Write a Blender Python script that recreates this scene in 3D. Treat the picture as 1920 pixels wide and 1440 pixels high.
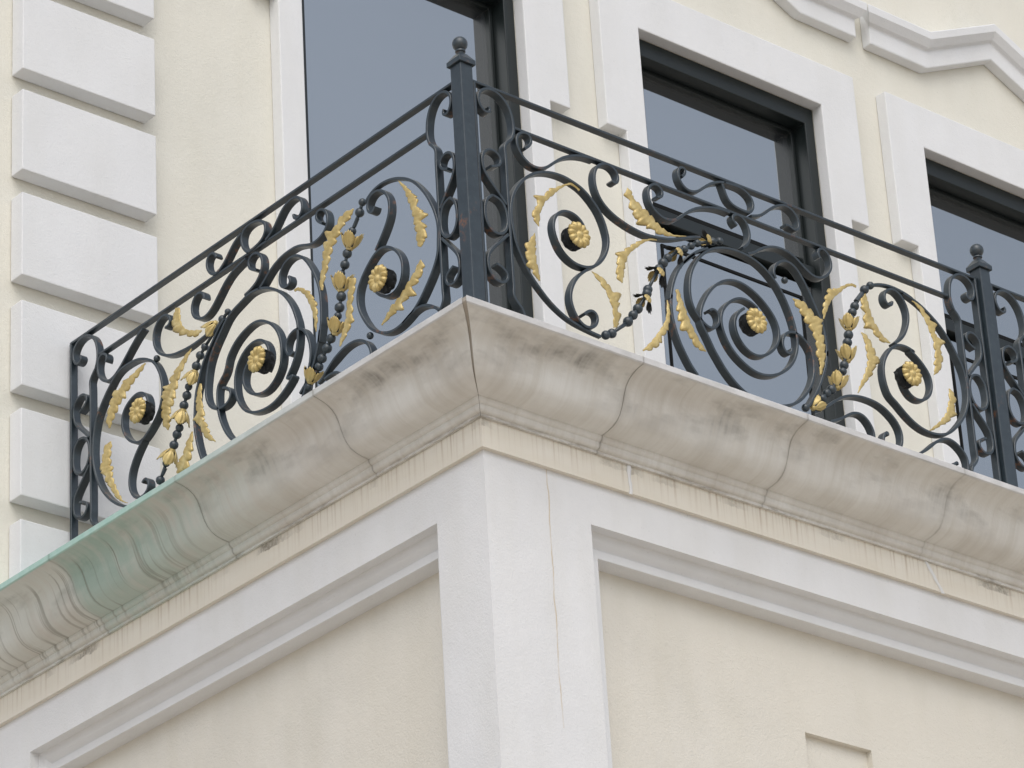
import bpy, bmesh, math, random
from mathutils import Vector, Matrix
random.seed(7)
for _o in list(bpy.data.objects):
    bpy.data.objects.remove(_o)
scene = bpy.context.scene
COL = scene.collection

# ------------------------------------------------------------------ camera
cam_data = bpy.data.cameras.new('camera')
cam_data.sensor_width = 36.0
cam_data.lens = 131.41
cam_data.clip_start = 0.1
cam_data.clip_end = 2000
cam = bpy.data.objects.new('camera', cam_data)
COL.objects.link(cam)
RX = Vector((0.76397840, -0.64288643, -0.05508218))
DN = Vector((0.25468841, 0.37889021, -0.88970558))
FW = Vector((0.59284974, 0.66568705, 0.45319965))
cm = Matrix.Identity(4)
for i in range(3):
    cm[i][0] = RX[i]; cm[i][1] = -DN[i]; cm[i][2] = -FW[i]
cm.translation = Vector((-7.21266, -8.30359, -5.93953))
cam.matrix_world = cm
scene.camera = cam

# ------------------------------------------------------------------ sky, sun, exposure
SUN_EL, SUN_ROT = math.radians(50), math.radians(219)
world = bpy.data.worlds.new('World')
scene.world = world
world.use_nodes = True
nt = world.node_tree
nt.nodes.clear()
wo = nt.nodes.new('ShaderNodeOutputWorld')
bg = nt.nodes.new('ShaderNodeBackground')
sky = nt.nodes.new('ShaderNodeTexSky')
sky.sky_type = 'NISHITA'
sky.sun_disc = False
sky.sun_elevation = SUN_EL
sky.sun_rotation = SUN_ROT
sky.air_density = 1.0
sky.dust_density = 3.0
sky.ozone_density = 1.0
hs = nt.nodes.new('ShaderNodeHueSaturation')      # thin overcast: the blue is veiled
hs.inputs['Saturation'].default_value = 0.45
tcw = nt.nodes.new('ShaderNodeTexCoord')
cl = nt.nodes.new('ShaderNodeTexNoise')           # soft cloud cover
cl.inputs['Scale'].default_value = 1.6
cl.inputs['Detail'].default_value = 3.0
mr = nt.nodes.new('ShaderNodeMapRange')
mr.inputs['From Min'].default_value = 0.3; mr.inputs['From Max'].default_value = 0.7
mr.inputs['To Min'].default_value = 0.86; mr.inputs['To Max'].default_value = 1.14
mul = nt.nodes.new('ShaderNodeVectorMath'); mul.operation = 'SCALE'
nt.links.new(tcw.outputs['Generated'], cl.inputs['Vector'])
nt.links.new(cl.outputs['Fac'], mr.inputs['Value'])
nt.links.new(sky.outputs['Color'], hs.inputs['Color'])
nt.links.new(hs.outputs['Color'], mul.inputs[0])
nt.links.new(mr.outputs['Result'], mul.inputs['Scale'])
nt.links.new(mul.outputs['Vector'], bg.inputs['Color'])
bg.inputs['Strength'].default_value = 0.15
nt.links.new(bg.outputs['Background'], wo.inputs['Surface'])

sun_data = bpy.data.lights.new('sun', 'SUN')
sun_data.energy = 0.6
sun_data.angle = math.radians(70)
sun_data.color = (1.0, 0.985, 0.96)
sun = bpy.data.objects.new('sun', sun_data)
COL.objects.link(sun)
sdir = Vector((math.sin(SUN_ROT) * math.cos(SUN_EL), math.cos(SUN_ROT) * math.cos(SUN_EL), math.sin(SUN_EL)))
sun.rotation_euler = sdir.to_track_quat('Z', 'Y').to_euler()
sun.location = sdir * 40

vs = scene.view_settings
vs.view_transform = 'Standard'
vs.look = 'None'
vs.exposure = 0.26
vs.gamma = 1.0
vs.use_curve_mapping = False

# ------------------------------------------------------------------ digitised ironwork, millimetres in each panel's plane
SCROLL_FRONT = {'C1':[(886,233),(842,236),(799,242),(759,248),(716,262),(674,284),(636,310),(606,338),(579,364),(556,391),(536,420),(524,444),(505,482),(497,517),(491,555),(488,592),(488,630),(494,662),(505,693),(525,727),(552,761),(583,791),(616,813),(649,828),(691,840),(729,844),(767,843),(802,834),(836,825),(870,802),(897,777),(916,756),(930,730),(939,708),(946,685),(952,659),(951,631),(941,595),(923,561),(898,530),(870,508),(840,494),(811,491),(779,491),(751,503),(719,525),(703,552),(691,581),(685,612),(690,641),(702,667),(723,689),(746,700),(775,703),(803,697),(827,680),(840,659),(846,636),(840,610)],'T1':[(838,487),(802,457),(775,425),(754,383),(745,349),(748,319),(759,291),(775,264),(799,246),(828,244),(851,254),(868,276),(876,301),(868,320),(846,327),(823,315),(805,294)],'U1':[(572,899),(592,914),(608,932),(611,953),(603,970),(584,974),(561,967),(541,950),(534,930),(535,902),(544,877),(563,857),(590,841),(618,836),(643,840),(676,856),(700,878),(731,906),(765,930),(798,946),(835,959),(877,967),(913,968)],'C2':[(991,905),(999,890),(1014,896),(1026,915),(1027,938),(1017,958),(995,970),(966,971),(940,962),(922,944),(910,922),(904,894),(904,864),(911,835),(925,806),(943,787),(970,768),(998,755),(1033,744),(1068,735),(1104,730),(1143,727),(1189,732),(1233,740),(1274,751),(1312,766),(1354,784),(1396,802),(1431,812)],'U2':[(1215,911),(1230,906),(1246,920),(1253,939),(1246,956),(1229,966),(1207,966),(1186,955),(1173,933),(1170,903),(1175,877),(1190,853),(1213,837),(1242,826),(1272,828),(1303,840),(1329,862),(1358,888),(1391,913),(1427,933),(1466,948),(1508,959),(1550,965),(1588,964)],'U3':[(1622,919),(1604,922),(1595,939),(1599,956),(1616,970),(1640,972),(1666,959),(1682,933),(1688,906),(1683,875),(1666,848),(1641,829)],'V1':[(1354,1043),(1373,1058),(1383,1074),(1376,1089),(1359,1092),(1341,1080),(1333,1060),(1332,1040),(1337,1021),(1349,1005),(1364,995),(1386,990),(1410,994),(1435,1006),(1458,1027),(1484,1050),(1517,1071),(1550,1086),(1581,1093)],'V2a':[(1563,1082),(1572,1062),(1576,1040),(1585,1020),(1601,1006),(1626,1000),(1657,997),(1692,998)],'V2b':[(1574,1092),(1620,1095),(1658,1097),(1688,1090),(1711,1076),(1723,1053),(1724,1030),(1710,1008),(1692,996)],'V3':[(1704,988),(1742,1000),(1773,1018),(1800,1044),(1827,1066),(1858,1084),(1893,1097),(1920,1095),(1941,1081),(1955,1062),(1964,1039),(1962,1016),(1947,996),(1922,996),(1913,1009),(1904,1018),(1886,1007)],'P':[(1690,587),(1664,601),(1633,607),(1596,601),(1557,580),(1527,552),(1506,525),(1495,499),(1490,460),(1495,443),(1505,413),(1524,382),(1548,355),(1581,332),(1615,316),(1652,305),(1693,306),(1736,317),(1779,338),(1820,369),(1852,404),(1874,444),(1886,481),(1888,515),(1884,552),(1877,588),(1860,636),(1838,682),(1810,723),(1777,754),(1742,778),(1703,794),(1663,804),(1623,806),(1582,805),(1536,796),(1493,781),(1455,759),(1416,724),(1385,685),(1363,646),(1351,612),(1345,580),(1342,550),(1345,513),(1355,483),(1375,459),(1396,442),(1417,426),(1441,423),(1470,442),(1486,471),(1485,496),(1471,514),(1449,517),(1436,500)],'Q':[(1619,565),(1594,546),(1568,514),(1560,481),(1565,450),(1578,424),(1602,397),(1634,381),(1670,378),(1708,393),(1748,424),(1778,460),(1794,503),(1792,536),(1775,576),(1742,611),(1704,641),(1656,663),(1613,672),(1567,669),(1517,648),(1473,614),(1432,566),(1404,516),(1390,482),(1386,448),(1394,421),(1412,396),(1432,358),(1448,326),(1457,321),(1476,290),(1503,260),(1536,232),(1574,208),(1621,193),(1675,186),(1730,190),(1781,203),(1824,221),(1854,238),(1889,269),(1922,310),(1948,352),(1963,402),(1966,448),(1958,487),(1938,515),(1908,536),(1883,542),(1845,534),(1816,509),(1804,472),(1806,446),(1828,432),(1854,443),(1855,464)],'D1':[(1456,769),(1423,752),(1389,731),(1350,696),(1315,658),(1389,726),(1352,696),(1314,656),(1291,624),(1272,588),(1257,549),(1247,513),(1240,478),(1251,522),(1242,478),(1241,436),(1246,397),(1256,361),(1267,326),(1284,293),(1303,260),(1323,230),(1347,207)],'W1':[(1666,812),(1695,823),(1735,854),(1780,878),(1833,892),(1879,890),(1922,876),(1952,854),(1983,834),(2014,821),(2050,825),(2081,843),(2111,878),(2120,912),(2111,943),(2091,964),(2069,968),(2049,952),(2044,929),(2058,918)],'D2':[(1804,750),(1791,769),(1808,808),(1840,835),(1874,846),(1904,839),(1929,820),(1949,792),(1969,760),(1988,724),(2006,683),(2024,647),(2036,615),(2043,569),(2044,520),(2037,472),(2046,520),(2033,456),(2007,392),(1978,335),(1943,280),(1914,240)],'C3arm':[(1949,227),(1986,247),(2021,272),(2052,297),(2091,325),(2129,344),(2170,356),(2210,362),(2252,363),(2291,360),(2328,349),(2358,332),(2384,313),(2401,290),(2411,267),(2411,240),(2404,212),(2385,185)],'S3':[(2022,206),(2064,225),(2102,247),(2133,270),(2167,284),(2196,287),(2219,278),(2236,261),(2251,240),(2257,217),(2253,191)],'S4':[(2301,193),(2304,216),(2308,234),(2318,247),(2334,252),(2341,246),(2331,235)],'C3':[(2332,885),(2379,905),(2413,913),(2454,917),(2495,914),(2538,907),(2577,894),(2503,908),(2539,901),(2575,891),(2610,878),(2644,858),(2678,836),(2708,812),(2734,784),(2755,755),(2773,726),(2790,692),(2790,696),(2805,667),(2815,638),(2821,604),(2823,568),(2819,529),(2806,488),(2789,451),(2760,411),(2726,376),(2688,343),(2660,328),(2616,315),(2571,312),(2528,317),(2488,332),(2455,351),(2422,376),(2395,400),(2370,408),(2356,442),(2348,477),(2346,518),(2354,551),(2369,581),(2390,610),(2414,636),(2431,650),(2454,658),(2478,662),(2511,659),(2546,648),(2504,652),(2539,639),(2571,613),(2596,589),(2611,564),(2616,538),(2611,508),(2599,482),(2578,459),(2547,442),(2517,438),(2490,446),(2468,465),(2455,489),(2450,520),(2448,542),(2439,549)],'T3':[(2442,844),(2447,832),(2429,819),(2408,818),(2397,839),(2398,862),(2410,883),(2430,899),(2457,905),(2479,898),(2502,878),(2517,853),(2526,825),(2525,792),(2518,772),(2506,740),(2485,705),(2456,676),(2428,656)],'B3':[(2471,180),(2504,207),(2532,222),(2569,252),(2603,282),(2636,301),(2671,314),(2704,310),(2733,295),(2759,274),(2772,247),(2770,215),(2761,181)],'B4':[(2678,190),(2684,206),(2697,221),(2713,228),(2718,221),(2707,212)]}
SCROLL_SIDE = {'C1':[(2337,214),(2374,226),(2400,238),(2444,263),(2489,298),(2526,335),(2556,373),(2576,409),(2593,447),(2604,483),(2612,515),(2614,565),(2610,612),(2601,652),(2584,698),(2556,736),(2524,771),(2491,799),(2456,829),(2410,841),(2346,840),(2308,835),(2271,822),(2234,803),(2204,783),(2183,758),(2163,722),(2146,676),(2140,633),(2144,599),(2155,568),(2165,550),(2187,528),(2217,504),(2255,481),(2283,470),(2318,476),(2357,499),(2388,531),(2408,567),(2415,604),(2411,631),(2394,656),(2367,673),(2335,686),(2316,688),(2294,684),(2262,670),(2244,646),(2234,613),(2235,589),(2242,572),(2257,557)],'T1':[(2277,471),(2296,454),(2322,429),(2345,398),(2362,366),(2369,328),(2364,293),(2347,265),(2322,240),(2292,232),(2263,236),(2242,249),(2236,270),(2244,292),(2262,308),(2280,307),(2282,291)],'U1':[(2522,916),(2509,920),(2506,937),(2522,954),(2543,966),(2564,963),(2577,940),(2579,906),(2569,872),(2542,842),(2510,824),(2479,822),(2448,835),(2418,852),(2379,882),(2345,908),(2307,934),(2269,954)],'C2':[(2118,892),(2096,884),(2082,897),(2081,918),(2098,941),(2128,952),(2156,946),(2183,926),(2196,893),(2195,854),(2178,818),(2148,788),(2106,765),(2059,750),(2004,743),(1953,741),(1906,744),(1866,749),(1834,756),(1809,757)],'V1':[(1778,1048),(1776,1059),(1796,1079),(1822,1084),(1838,1065),(1842,1036),(1825,1002),(1798,978),(1769,978),(1744,988),(1714,1011),(1688,1036),(1665,1055),(1640,1070),(1615,1077)],'V2':[(1576,975),(1603,1000),(1616,1030),(1618,1062),(1604,1083),(1575,1092),(1533,1090),(1491,1076),(1467,1056),(1461,1032),(1465,1010),(1480,993),(1509,982),(1541,978),(1572,976)],'V3':[(1464,978),(1435,988),(1406,1011),(1381,1035),(1356,1060),(1327,1073),(1296,1079),(1265,1074),(1244,1054),(1233,1028),(1232,1006),(1242,984),(1260,974),(1283,980),(1297,998),(1290,1007)],'U2':[(1863,906),(1854,915),(1873,941),(1898,950),(1920,943),(1937,923),(1944,897),(1938,867),(1914,840),(1882,826),(1846,824),(1810,842),(1776,870),(1743,899),(1714,921),(1677,939),(1634,948),(1592,957)],'U3':[(1526,878),(1554,890),(1576,908),(1579,930),(1569,949),(1548,958),(1520,951),(1498,931),(1487,902),(1489,874),(1501,851),(1518,830),(1543,818),(1575,808),(1603,804)],'P':[(1492,437),(1471,456),(1461,482),(1463,513),(1476,541),(1496,565),(1521,578),(1552,585),(1585,582),(1617,568),(1646,546),(1665,519),(1675,492),(1678,459),(1676,427),(1671,406),(1654,367),(1624,328),(1588,302),(1542,285),(1495,278),(1454,279),(1412,290),(1376,305),(1344,326),(1317,350),(1370,341),(1340,368),(1315,398),(1298,432),(1289,465),(1285,509),(1287,557),(1295,566),(1304,600),(1324,642),(1348,678),(1372,707),(1404,735),(1441,761),(1485,782),(1532,794),(1577,798),(1627,785),(1680,772),(1724,750),(1756,717),(1806,667),(1840,613),(1856,556),(1862,517),(1862,489),(1854,458),(1834,428),(1803,406),(1771,397),(1736,396),(1707,410),(1700,432),(1713,456),(1740,475),(1754,474)],'Q':[(1582,518),(1607,505),(1622,482),(1629,449),(1619,421),(1596,390),(1561,366),(1520,351),(1482,350),(1444,364),(1412,389),(1392,422),(1386,461),(1388,501),(1398,540),(1417,578),(1447,613),(1484,641),(1525,660),(1566,664),(1610,656),(1656,640),(1695,613),(1724,579),(1730,542),(1760,513),(1784,503),(1790,459),(1789,412),(1780,366),(1762,321),(1737,276),(1700,233),(1660,209),(1598,166),(1527,137),(1455,131),(1388,145),(1326,177),(1283,218),(1259,249),(1242,286),(1255,294),(1237,316),(1222,344),(1214,375),(1214,409),(1219,439),(1231,470),(1248,498),(1274,521),(1301,526),(1332,521),(1353,504),(1364,482),(1363,456),(1349,433),(1326,426),(1317,438)],'D1':[(1737,762),(1772,738),(1809,700),(1845,668),(1875,633),(1896,597),(1907,559),(1916,552),(1927,517),(1933,472),(1937,426),(1938,385),(1930,339),(1917,290),(1899,240),(1873,195)],'W1':[(1118,888),(1144,906),(1162,926),(1161,946),(1144,958),(1120,953),(1098,934),(1086,906),(1086,877),(1098,855),(1122,840),(1150,832),(1180,830),(1214,840),(1250,856),(1291,866),(1325,866),(1371,863),(1406,852),(1441,838),(1470,817),(1491,799),(1516,789)],'D2':[(1331,761),(1316,744),(1318,726),(1339,719),(1366,725),(1383,742),(1389,767),(1383,798),(1368,818),(1343,832),(1310,836),(1280,828),(1250,808),(1221,776),(1196,737),(1174,694),(1156,648),(1147,609),(1144,573),(1144,527),(1147,473),(1148,486),(1156,444),(1166,402),(1153,470),(1162,432),(1172,396),(1186,363),(1202,331),(1222,305),(1243,285),(1264,268),(1286,253)],'C3arm':[(1186,256),(1159,262),(1130,282),(1090,301),(1050,317),(1010,327),(968,327),(933,319),(900,302),(879,278),(867,254),(861,229),(869,210)],'S3':[(1140,250),(1107,256),(1074,251),(1049,238),(1037,219)],'C3':[(874,863),(853,881),(823,891),(785,896),(743,892),(699,880),(653,859),(613,834),(580,804),(549,766),(520,724),(496,678),(479,638),(467,597),(462,568),(464,535),(469,503),(468,471),(481,443),(499,413),(523,384),(550,356),(576,330),(608,306),(647,288),(682,277),(731,270),(778,280),(824,304),(864,336),(888,370),(912,411),(929,457),(930,503),(918,537),(892,568),(865,593),(837,614),(808,629),(781,631),(749,619),(718,598),(689,566),(672,531),(668,499),(672,469),(683,443),(704,424),(735,416),(771,423),(804,444),(822,465)],'T3':[(811,815),(810,793),(828,790),(850,806),(857,827),(852,853),(832,872),(803,876),(776,869),(749,847),(732,818),(725,788),(726,761),(736,731),(754,704),(774,679),(795,657),(816,634)],'B3':[(682,277),(650,291),(618,299),(586,302),(546,290),(514,271),(487,249),(468,222)]}
FRAME = {'bar':[(511,917),(492,901),(475,883),(471,866),(474,845),(477,819),(470,789),(477,736),(480,682),(481,628),(482,574),(483,520),(474,428),(476,385),(480,355),(482,309),(486,264)],'loop':[(409,1020),(422,1018),(423,1003),(407,986),(386,988),(369,1006),(360,1031),(361,1054),(373,1074),(395,1092),(423,1098),(453,1095),(480,1082),(503,1057),(517,1032),(523,1007),(526,985),(528,969),(527,952),(520,930),(511,917)],'S2':[(404,771),(426,774),(448,787),(461,805),(456,822),(442,836),(422,845),(400,842),(377,828),(364,809),(362,791),(364,767),(367,743),(374,733),(391,712),(414,690),(434,669),(454,648),(467,634)],'O':[(402,651),(383,642),(368,621),(364,590),(362,554),(370,525),(387,503),(413,495),(438,501),(457,519),(469,548),(470,581),(464,612),(453,637),(433,650),(402,651)],'S3':[(361,535),(366,513),(386,492),(412,469),(434,444),(436,416),(456,399),(466,376),(467,354),(460,334),(445,312),(420,300),(394,300),(373,313),(366,326),(371,345),(383,355),(392,348)]}
LEAVES_FRONT = [[[(620,597),(618,596),(622,598)],[(613,628),(595,622),(624,632)],[(622,658),(599,656),(629,659)],[(631,680),(619,680),(640,680)],[(641,703),(610,711),(648,701)],[(661,726),(653,732),(667,722)],[(685,750),(674,760),(691,746)],[(719,781),(716,786),(722,778)],[(760,811),(759,814),(761,809)],[(796,828),(798,832),(795,823)],[(831,814),(835,819),(828,811)]],[[(598,562),(599,562),(597,562)],[(588,533),(596,533),(577,532)],[(573,498),(591,501),(548,494)],[(575,474),(588,478),(549,466)],[(571,465),(587,472),(548,455)],[(579,436),(590,442),(551,419)],[(590,408),(599,413),(574,398)],[(599,386),(605,390),(590,380)],[(607,371),(609,372),(604,369)]],[[(862,488),(863,489),(861,487)],[(891,470),(902,480),(884,463)],[(914,447),(932,461),(904,439)],[(928,424),(947,437),(921,419)],[(942,398),(992,431),(931,391)],[(952,379),(982,396),(942,374)],[(954,358),(969,365),(946,354)],[(959,338),(985,350),(949,334)],[(960,317),(978,322),(950,314)],[(956,288),(964,290),(948,286)]],[[(1008,487),(1006,486),(1011,488)],[(1002,510),(985,502),(1014,515)],[(1001,537),(986,533),(1019,542)],[(1010,567),(992,566),(1024,568)],[(1024,594),(993,598),(1034,592)],[(1039,615),(1025,622),(1044,613)],[(1061,636),(1051,644),(1063,633)],[(1086,658),(1077,666),(1088,655)],[(1118,686),(1113,692),(1119,683)],[(1153,710),(1152,712),(1154,707)],[(1184,722),(1184,726),(1183,719)],[(1200,725),(1201,728),(1199,722)]],[[(1072,904),(1074,905),(1071,904)],[(1075,881),(1092,890),(1057,872)],[(1081,855),(1094,864),(1075,851)],[(1096,843),(1110,857),(1077,824)],[(1118,825),(1132,838),(1095,803)],[(1142,804),(1161,824),(1109,772)],[(1167,790),(1183,807),(1144,764)],[(1189,777),(1201,792),(1177,763)],[(1215,769),(1223,781),(1204,753)],[(1247,765),(1251,773),(1243,756)],[(1288,769),(1288,772),(1287,766)],[(1353,790),(1354,791),(1353,789)]],[[(1084,233),(1083,234),(1086,231)],[(1116,260),(1112,263),(1128,251)],[(1145,293),(1140,295),(1167,284)],[(1167,321),(1162,323),(1180,317)],[(1186,349),(1181,350),(1205,344)],[(1207,377),(1201,378),(1218,376)],[(1222,414),(1216,413),(1231,416)],[(1228,452),(1223,450),(1234,454)],[(1228,482),(1226,482),(1229,483)]],[[(1404,323),(1403,321),(1406,324)],[(1379,335),(1366,321),(1386,341)],[(1355,355),(1337,340),(1365,363)],[(1338,380),(1320,368),(1348,388)],[(1320,405),(1285,381),(1332,413)],[(1308,429),(1278,412),(1321,437)],[(1297,464),(1273,452),(1310,472)],[(1287,503),(1277,498),(1299,509)],[(1282,543),(1276,541),(1290,547)]],[[(1891,691),(1892,693),(1889,689)],[(1926,677),(1942,692),(1912,664)],[(1955,648),(1977,665),(1938,634)],[(1976,623),(2002,643),(1954,607)],[(1988,608),(2035,636),(1969,597)],[(1994,579),(2022,595),(1979,571)],[(2005,556),(2029,568),(1990,548)],[(2010,523),(2032,533),(1995,517)],[(2012,486),(2032,494),(1992,478)],[(2013,456),(2025,459),(2003,453)],[(2001,400),(2005,400),(1996,398)]],[[(2250,855),(2249,850),(2252,860)],[(2217,850),(2217,846),(2217,856)],[(2178,827),(2180,823),(2175,832)],[(2146,801),(2151,797),(2139,807)],[(2121,779),(2126,776),(2098,793)],[(2096,753),(2102,751),(2076,759)],[(2077,724),(2083,723),(2060,724)],[(2062,693),(2069,694),(2050,692)],[(2050,652),(2051,652),(2047,652)]],[[(2297,837),(2299,838),(2295,837)],[(2291,809),(2306,814),(2270,802)],[(2293,780),(2308,787),(2266,768)],[(2298,753),(2313,760),(2279,744)],[(2298,727),(2321,738),(2268,712)],[(2306,709),(2327,724),(2270,682)],[(2323,696),(2338,709),(2306,683)],[(2335,683),(2350,695),(2319,669)],[(2352,670),(2362,680),(2337,655)],[(2376,660),(2382,668),(2365,646)],[(2408,655),(2410,657),(2406,652)]],[[(2252,655),(2254,656),(2249,653)],[(2267,636),(2283,647),(2260,632)],[(2278,611),(2297,620),(2265,604)],[(2282,583),(2308,594),(2267,576)],[(2284,558),(2318,572),(2268,551)],[(2286,538),(2327,547),(2268,534)],[(2271,508),(2292,509),(2257,507)],[(2260,482),(2280,482),(2247,482)],[(2238,447),(2249,446),(2228,448)],[(2215,412),(2221,411),(2209,412)],[(2194,378),(2196,377),(2193,378)]],[[(2563,886),(2564,888),(2561,884)],[(2589,882),(2595,888),(2582,876)],[(2614,848),(2625,856),(2606,843)],[(2631,815),(2650,827),(2624,810)],[(2646,790),(2680,810),(2636,784)],[(2653,762),(2664,769),(2643,757)],[(2661,744),(2684,758),(2654,740)],[(2669,723),(2712,744),(2654,716)],[(2670,700),(2685,706),(2658,695)],[(2670,668),(2696,677),(2656,662)],[(2668,640),(2689,646),(2650,636)],[(2657,608),(2672,609),(2648,608)],[(2638,582),(2640,582),(2637,582)]],[[(2719,545),(2722,547),(2716,544)],[(2726,523),(2744,531),(2714,518)],[(2726,500),(2748,504),(2713,497)],[(2712,466),(2732,469),(2697,464)],[(2704,441),(2740,443),(2690,440)],[(2690,420),(2708,416),(2678,422)],[(2667,393),(2680,387),(2658,398)],[(2637,368),(2642,364),(2632,372)],[(2604,341),(2606,338),(2600,345)],[(2575,322),(2576,321),(2574,323)]]]
LEAVES_SIDE = [[[(2260,800),(2257,797),(2263,802)],[(2294,787),(2284,778),(2302,796)],[(2332,774),(2318,762),(2343,785)],[(2362,760),(2347,747),(2382,780)],[(2385,753),(2367,736),(2411,778)],[(2408,743),(2390,727),(2422,757)],[(2430,733),(2403,709),(2464,763)],[(2450,724),(2426,707),(2480,747)],[(2480,693),(2456,676),(2505,710)],[(2496,670),(2474,657),(2517,684)],[(2507,651),(2490,643),(2526,660)],[(2504,618),(2501,617),(2510,620)]],[[(2497,558),(2495,557),(2499,559)],[(2509,542),(2496,534),(2530,555)],[(2520,523),(2502,513),(2541,534)],[(2524,500),(2502,490),(2545,510)],[(2528,475),(2502,465),(2551,485)],[(2525,448),(2492,440),(2558,455)],[(2506,413),(2485,410),(2524,416)],[(2495,387),(2478,385),(2520,390)],[(2480,362),(2467,361),(2498,364)],[(2462,328),(2450,327),(2476,330)],[(2444,298),(2434,298),(2455,297)],[(2418,268),(2416,269),(2421,267)],[(2388,250),(2388,250),(2389,249)]],[[(2043,947),(2032,943),(2057,952)],[(2040,921),(2025,916),(2062,928)],[(2033,894),(2021,891),(2072,904)],[(2019,861),(2010,860),(2065,865)],[(1998,832),(1991,834),(2026,825)],[(1973,812),(1970,816),(1981,801)],[(1944,795),(1944,802),(1946,779)],[(1919,786),(1922,794),(1914,770)],[(1887,780),(1888,782),(1886,777)]],[[(1955,730),(1953,728),(1958,732)],[(1987,712),(1977,704),(1996,719)],[(2009,690),(1996,680),(2022,700)],[(2031,671),(2015,659),(2051,685)],[(2047,653),(2030,642),(2074,671)],[(2058,636),(2038,623),(2092,659)],[(2069,620),(2046,604),(2096,638)],[(2085,599),(2059,581),(2142,639)],[(2104,581),(2067,556),(2148,610)],[(2119,554),(2087,536),(2148,570)],[(2123,527),(2098,516),(2156,542)],[(2124,499),(2099,489),(2150,509)],[(2121,474),(2103,468),(2146,482)],[(2116,449),(2113,448),(2119,450)]],[[(1907,559),(1896,555),(1918,564)],[(1906,530),(1895,526),(1920,536)],[(1905,499),(1894,495),(1926,508)],[(1904,468),(1890,463),(1929,478)],[(1903,447),(1882,438),(1924,456)],[(1905,426),(1881,414),(1923,435)],[(1913,408),(1885,401),(1946,418)],[(1896,387),(1878,388),(1910,387)],[(1882,365),(1863,363),(1898,367)],[(1872,340),(1853,338),(1888,341)],[(1852,311),(1842,313),(1863,308)],[(1814,276),(1812,277),(1816,276)]],[[(1959,378),(1955,376),(1962,380)],[(1968,359),(1958,353),(1975,362)],[(1976,334),(1959,324),(1990,341)],[(1987,313),(1964,299),(2001,320)],[(1995,295),(1971,280),(2009,303)],[(2006,278),(1983,264),(2027,290)],[(2014,263),(1988,240),(2040,286)],[(2065,248),(2057,241),(2067,251)]],[[(1305,691),(1307,696),(1303,686)],[(1276,685),(1275,690),(1278,680)],[(1250,662),(1242,666),(1255,659)],[(1224,636),(1209,638),(1232,635)],[(1212,612),(1194,610),(1221,613)],[(1197,584),(1176,581),(1208,586)],[(1188,559),(1172,554),(1198,562)],[(1186,533),(1173,528),(1194,536)],[(1181,505),(1173,502),(1187,508)],[(1184,492),(1179,490),(1191,495)],[(1184,464),(1183,464),(1185,465)]],[[(939,867),(937,864),(941,869)],[(974,858),(960,842),(986,871)],[(1002,844),(986,830),(1018,860)],[(1019,829),(1008,820),(1033,841)],[(1040,816),(1024,800),(1056,831)],[(1062,807),(1042,790),(1096,836)],[(1070,790),(1048,776),(1088,802)],[(1079,773),(1064,762),(1106,793)],[(1093,758),(1074,746),(1112,770)],[(1098,737),(1082,728),(1117,748)],[(1106,715),(1093,707),(1121,725)],[(1117,694),(1104,686),(1129,703)],[(1131,672),(1119,664),(1141,678)],[(1139,648),(1131,643),(1149,653)],[(1146,620),(1139,617),(1154,625)]],[[(967,589),(948,582),(986,597)],[(965,562),(946,554),(983,570)],[(970,537),(954,529),(987,546)],[(975,509),(960,502),(990,517)],[(979,484),(967,478),(995,491)],[(981,462),(962,452),(997,469)],[(985,443),(969,434),(1004,453)],[(989,429),(962,411),(1004,438)],[(1003,408),(985,396),(1018,418)],[(1014,388),(1001,378),(1028,397)],[(1032,370),(1022,363),(1042,378)],[(1050,346),(1046,344),(1053,348)]],[[(674,858),(673,858),(676,858)],[(652,829),(647,830),(656,828)],[(632,798),(622,799),(637,798)],[(615,767),(598,766),(626,768)],[(601,738),(575,734),(615,740)],[(593,716),(581,713),(606,718)],[(585,691),(567,688),(600,694)],[(575,667),(533,655),(594,673)],[(574,643),(560,638),(591,648)],[(565,616),(541,608),(589,623)],[(563,594),(542,584),(583,604)],[(571,571),(547,558),(586,579)],[(572,553),(560,547),(584,560)],[(578,541),(572,537),(584,545)]],[[(574,486),(572,486),(575,487)],[(578,465),(558,452),(590,472)],[(589,449),(572,437),(600,458)],[(606,434),(585,417),(616,444)],[(622,422),(605,406),(633,431)],[(642,410),(629,399),(653,419)],[(653,395),(618,366),(666,406)],[(676,381),(661,367),(688,392)],[(692,370),(682,361),(707,384)],[(709,362),(689,339),(722,377)],[(728,359),(715,344),(741,374)],[(754,348),(745,338),(764,358)],[(777,338),(771,332),(783,344)],[(807,326),(805,324),(809,328)]]]
GARLAND_FRONT = [[('b',(911,246),17),('b',(942,262),18),('r',(963,280),(1015,321),6.2),('b',(1026,335),19),('b',(1054,370),18),('b',(1080,404),19),('b',(1132,482),18),('c',(1130,469),(1092,414),50),('b',(1138,501),18),('b',(1202,606),18),('b',(1227,639),19),('b',(1253,668),17),('c',(1207,604),(1166,547),54),('b',(1314,720),16),('b',(1342,733),16),('b',(1379,759),15),('b',(1413,781),15),('c',(1314,719),(1268,667),52),('b',(1494,814),15),('b',(1530,827),15),('c',(1480,806),(1423,813),42)],[('b',(2335,886),16),('b',(2300,857),18),('r',(2282,833),(2245,789),9.9),('b',(2234,764),18),('b',(2217,732),18),('b',(2203,704),16),('c',(2189,648),(2196,708),57),('b',(2182,624),19),('b',(2171,588),19),('b',(2165,559),17),('c',(2162,505),(2161,568),59),('b',(2139,481),18),('b',(2128,451),16),('c',(2088,369),(2105,437),59),('b',(2055,353),19),('b',(2027,330),17),('b',(2001,301),16),('c',(1943,244),(1997,291),50),('b',(1905,235),16)]]
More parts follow.
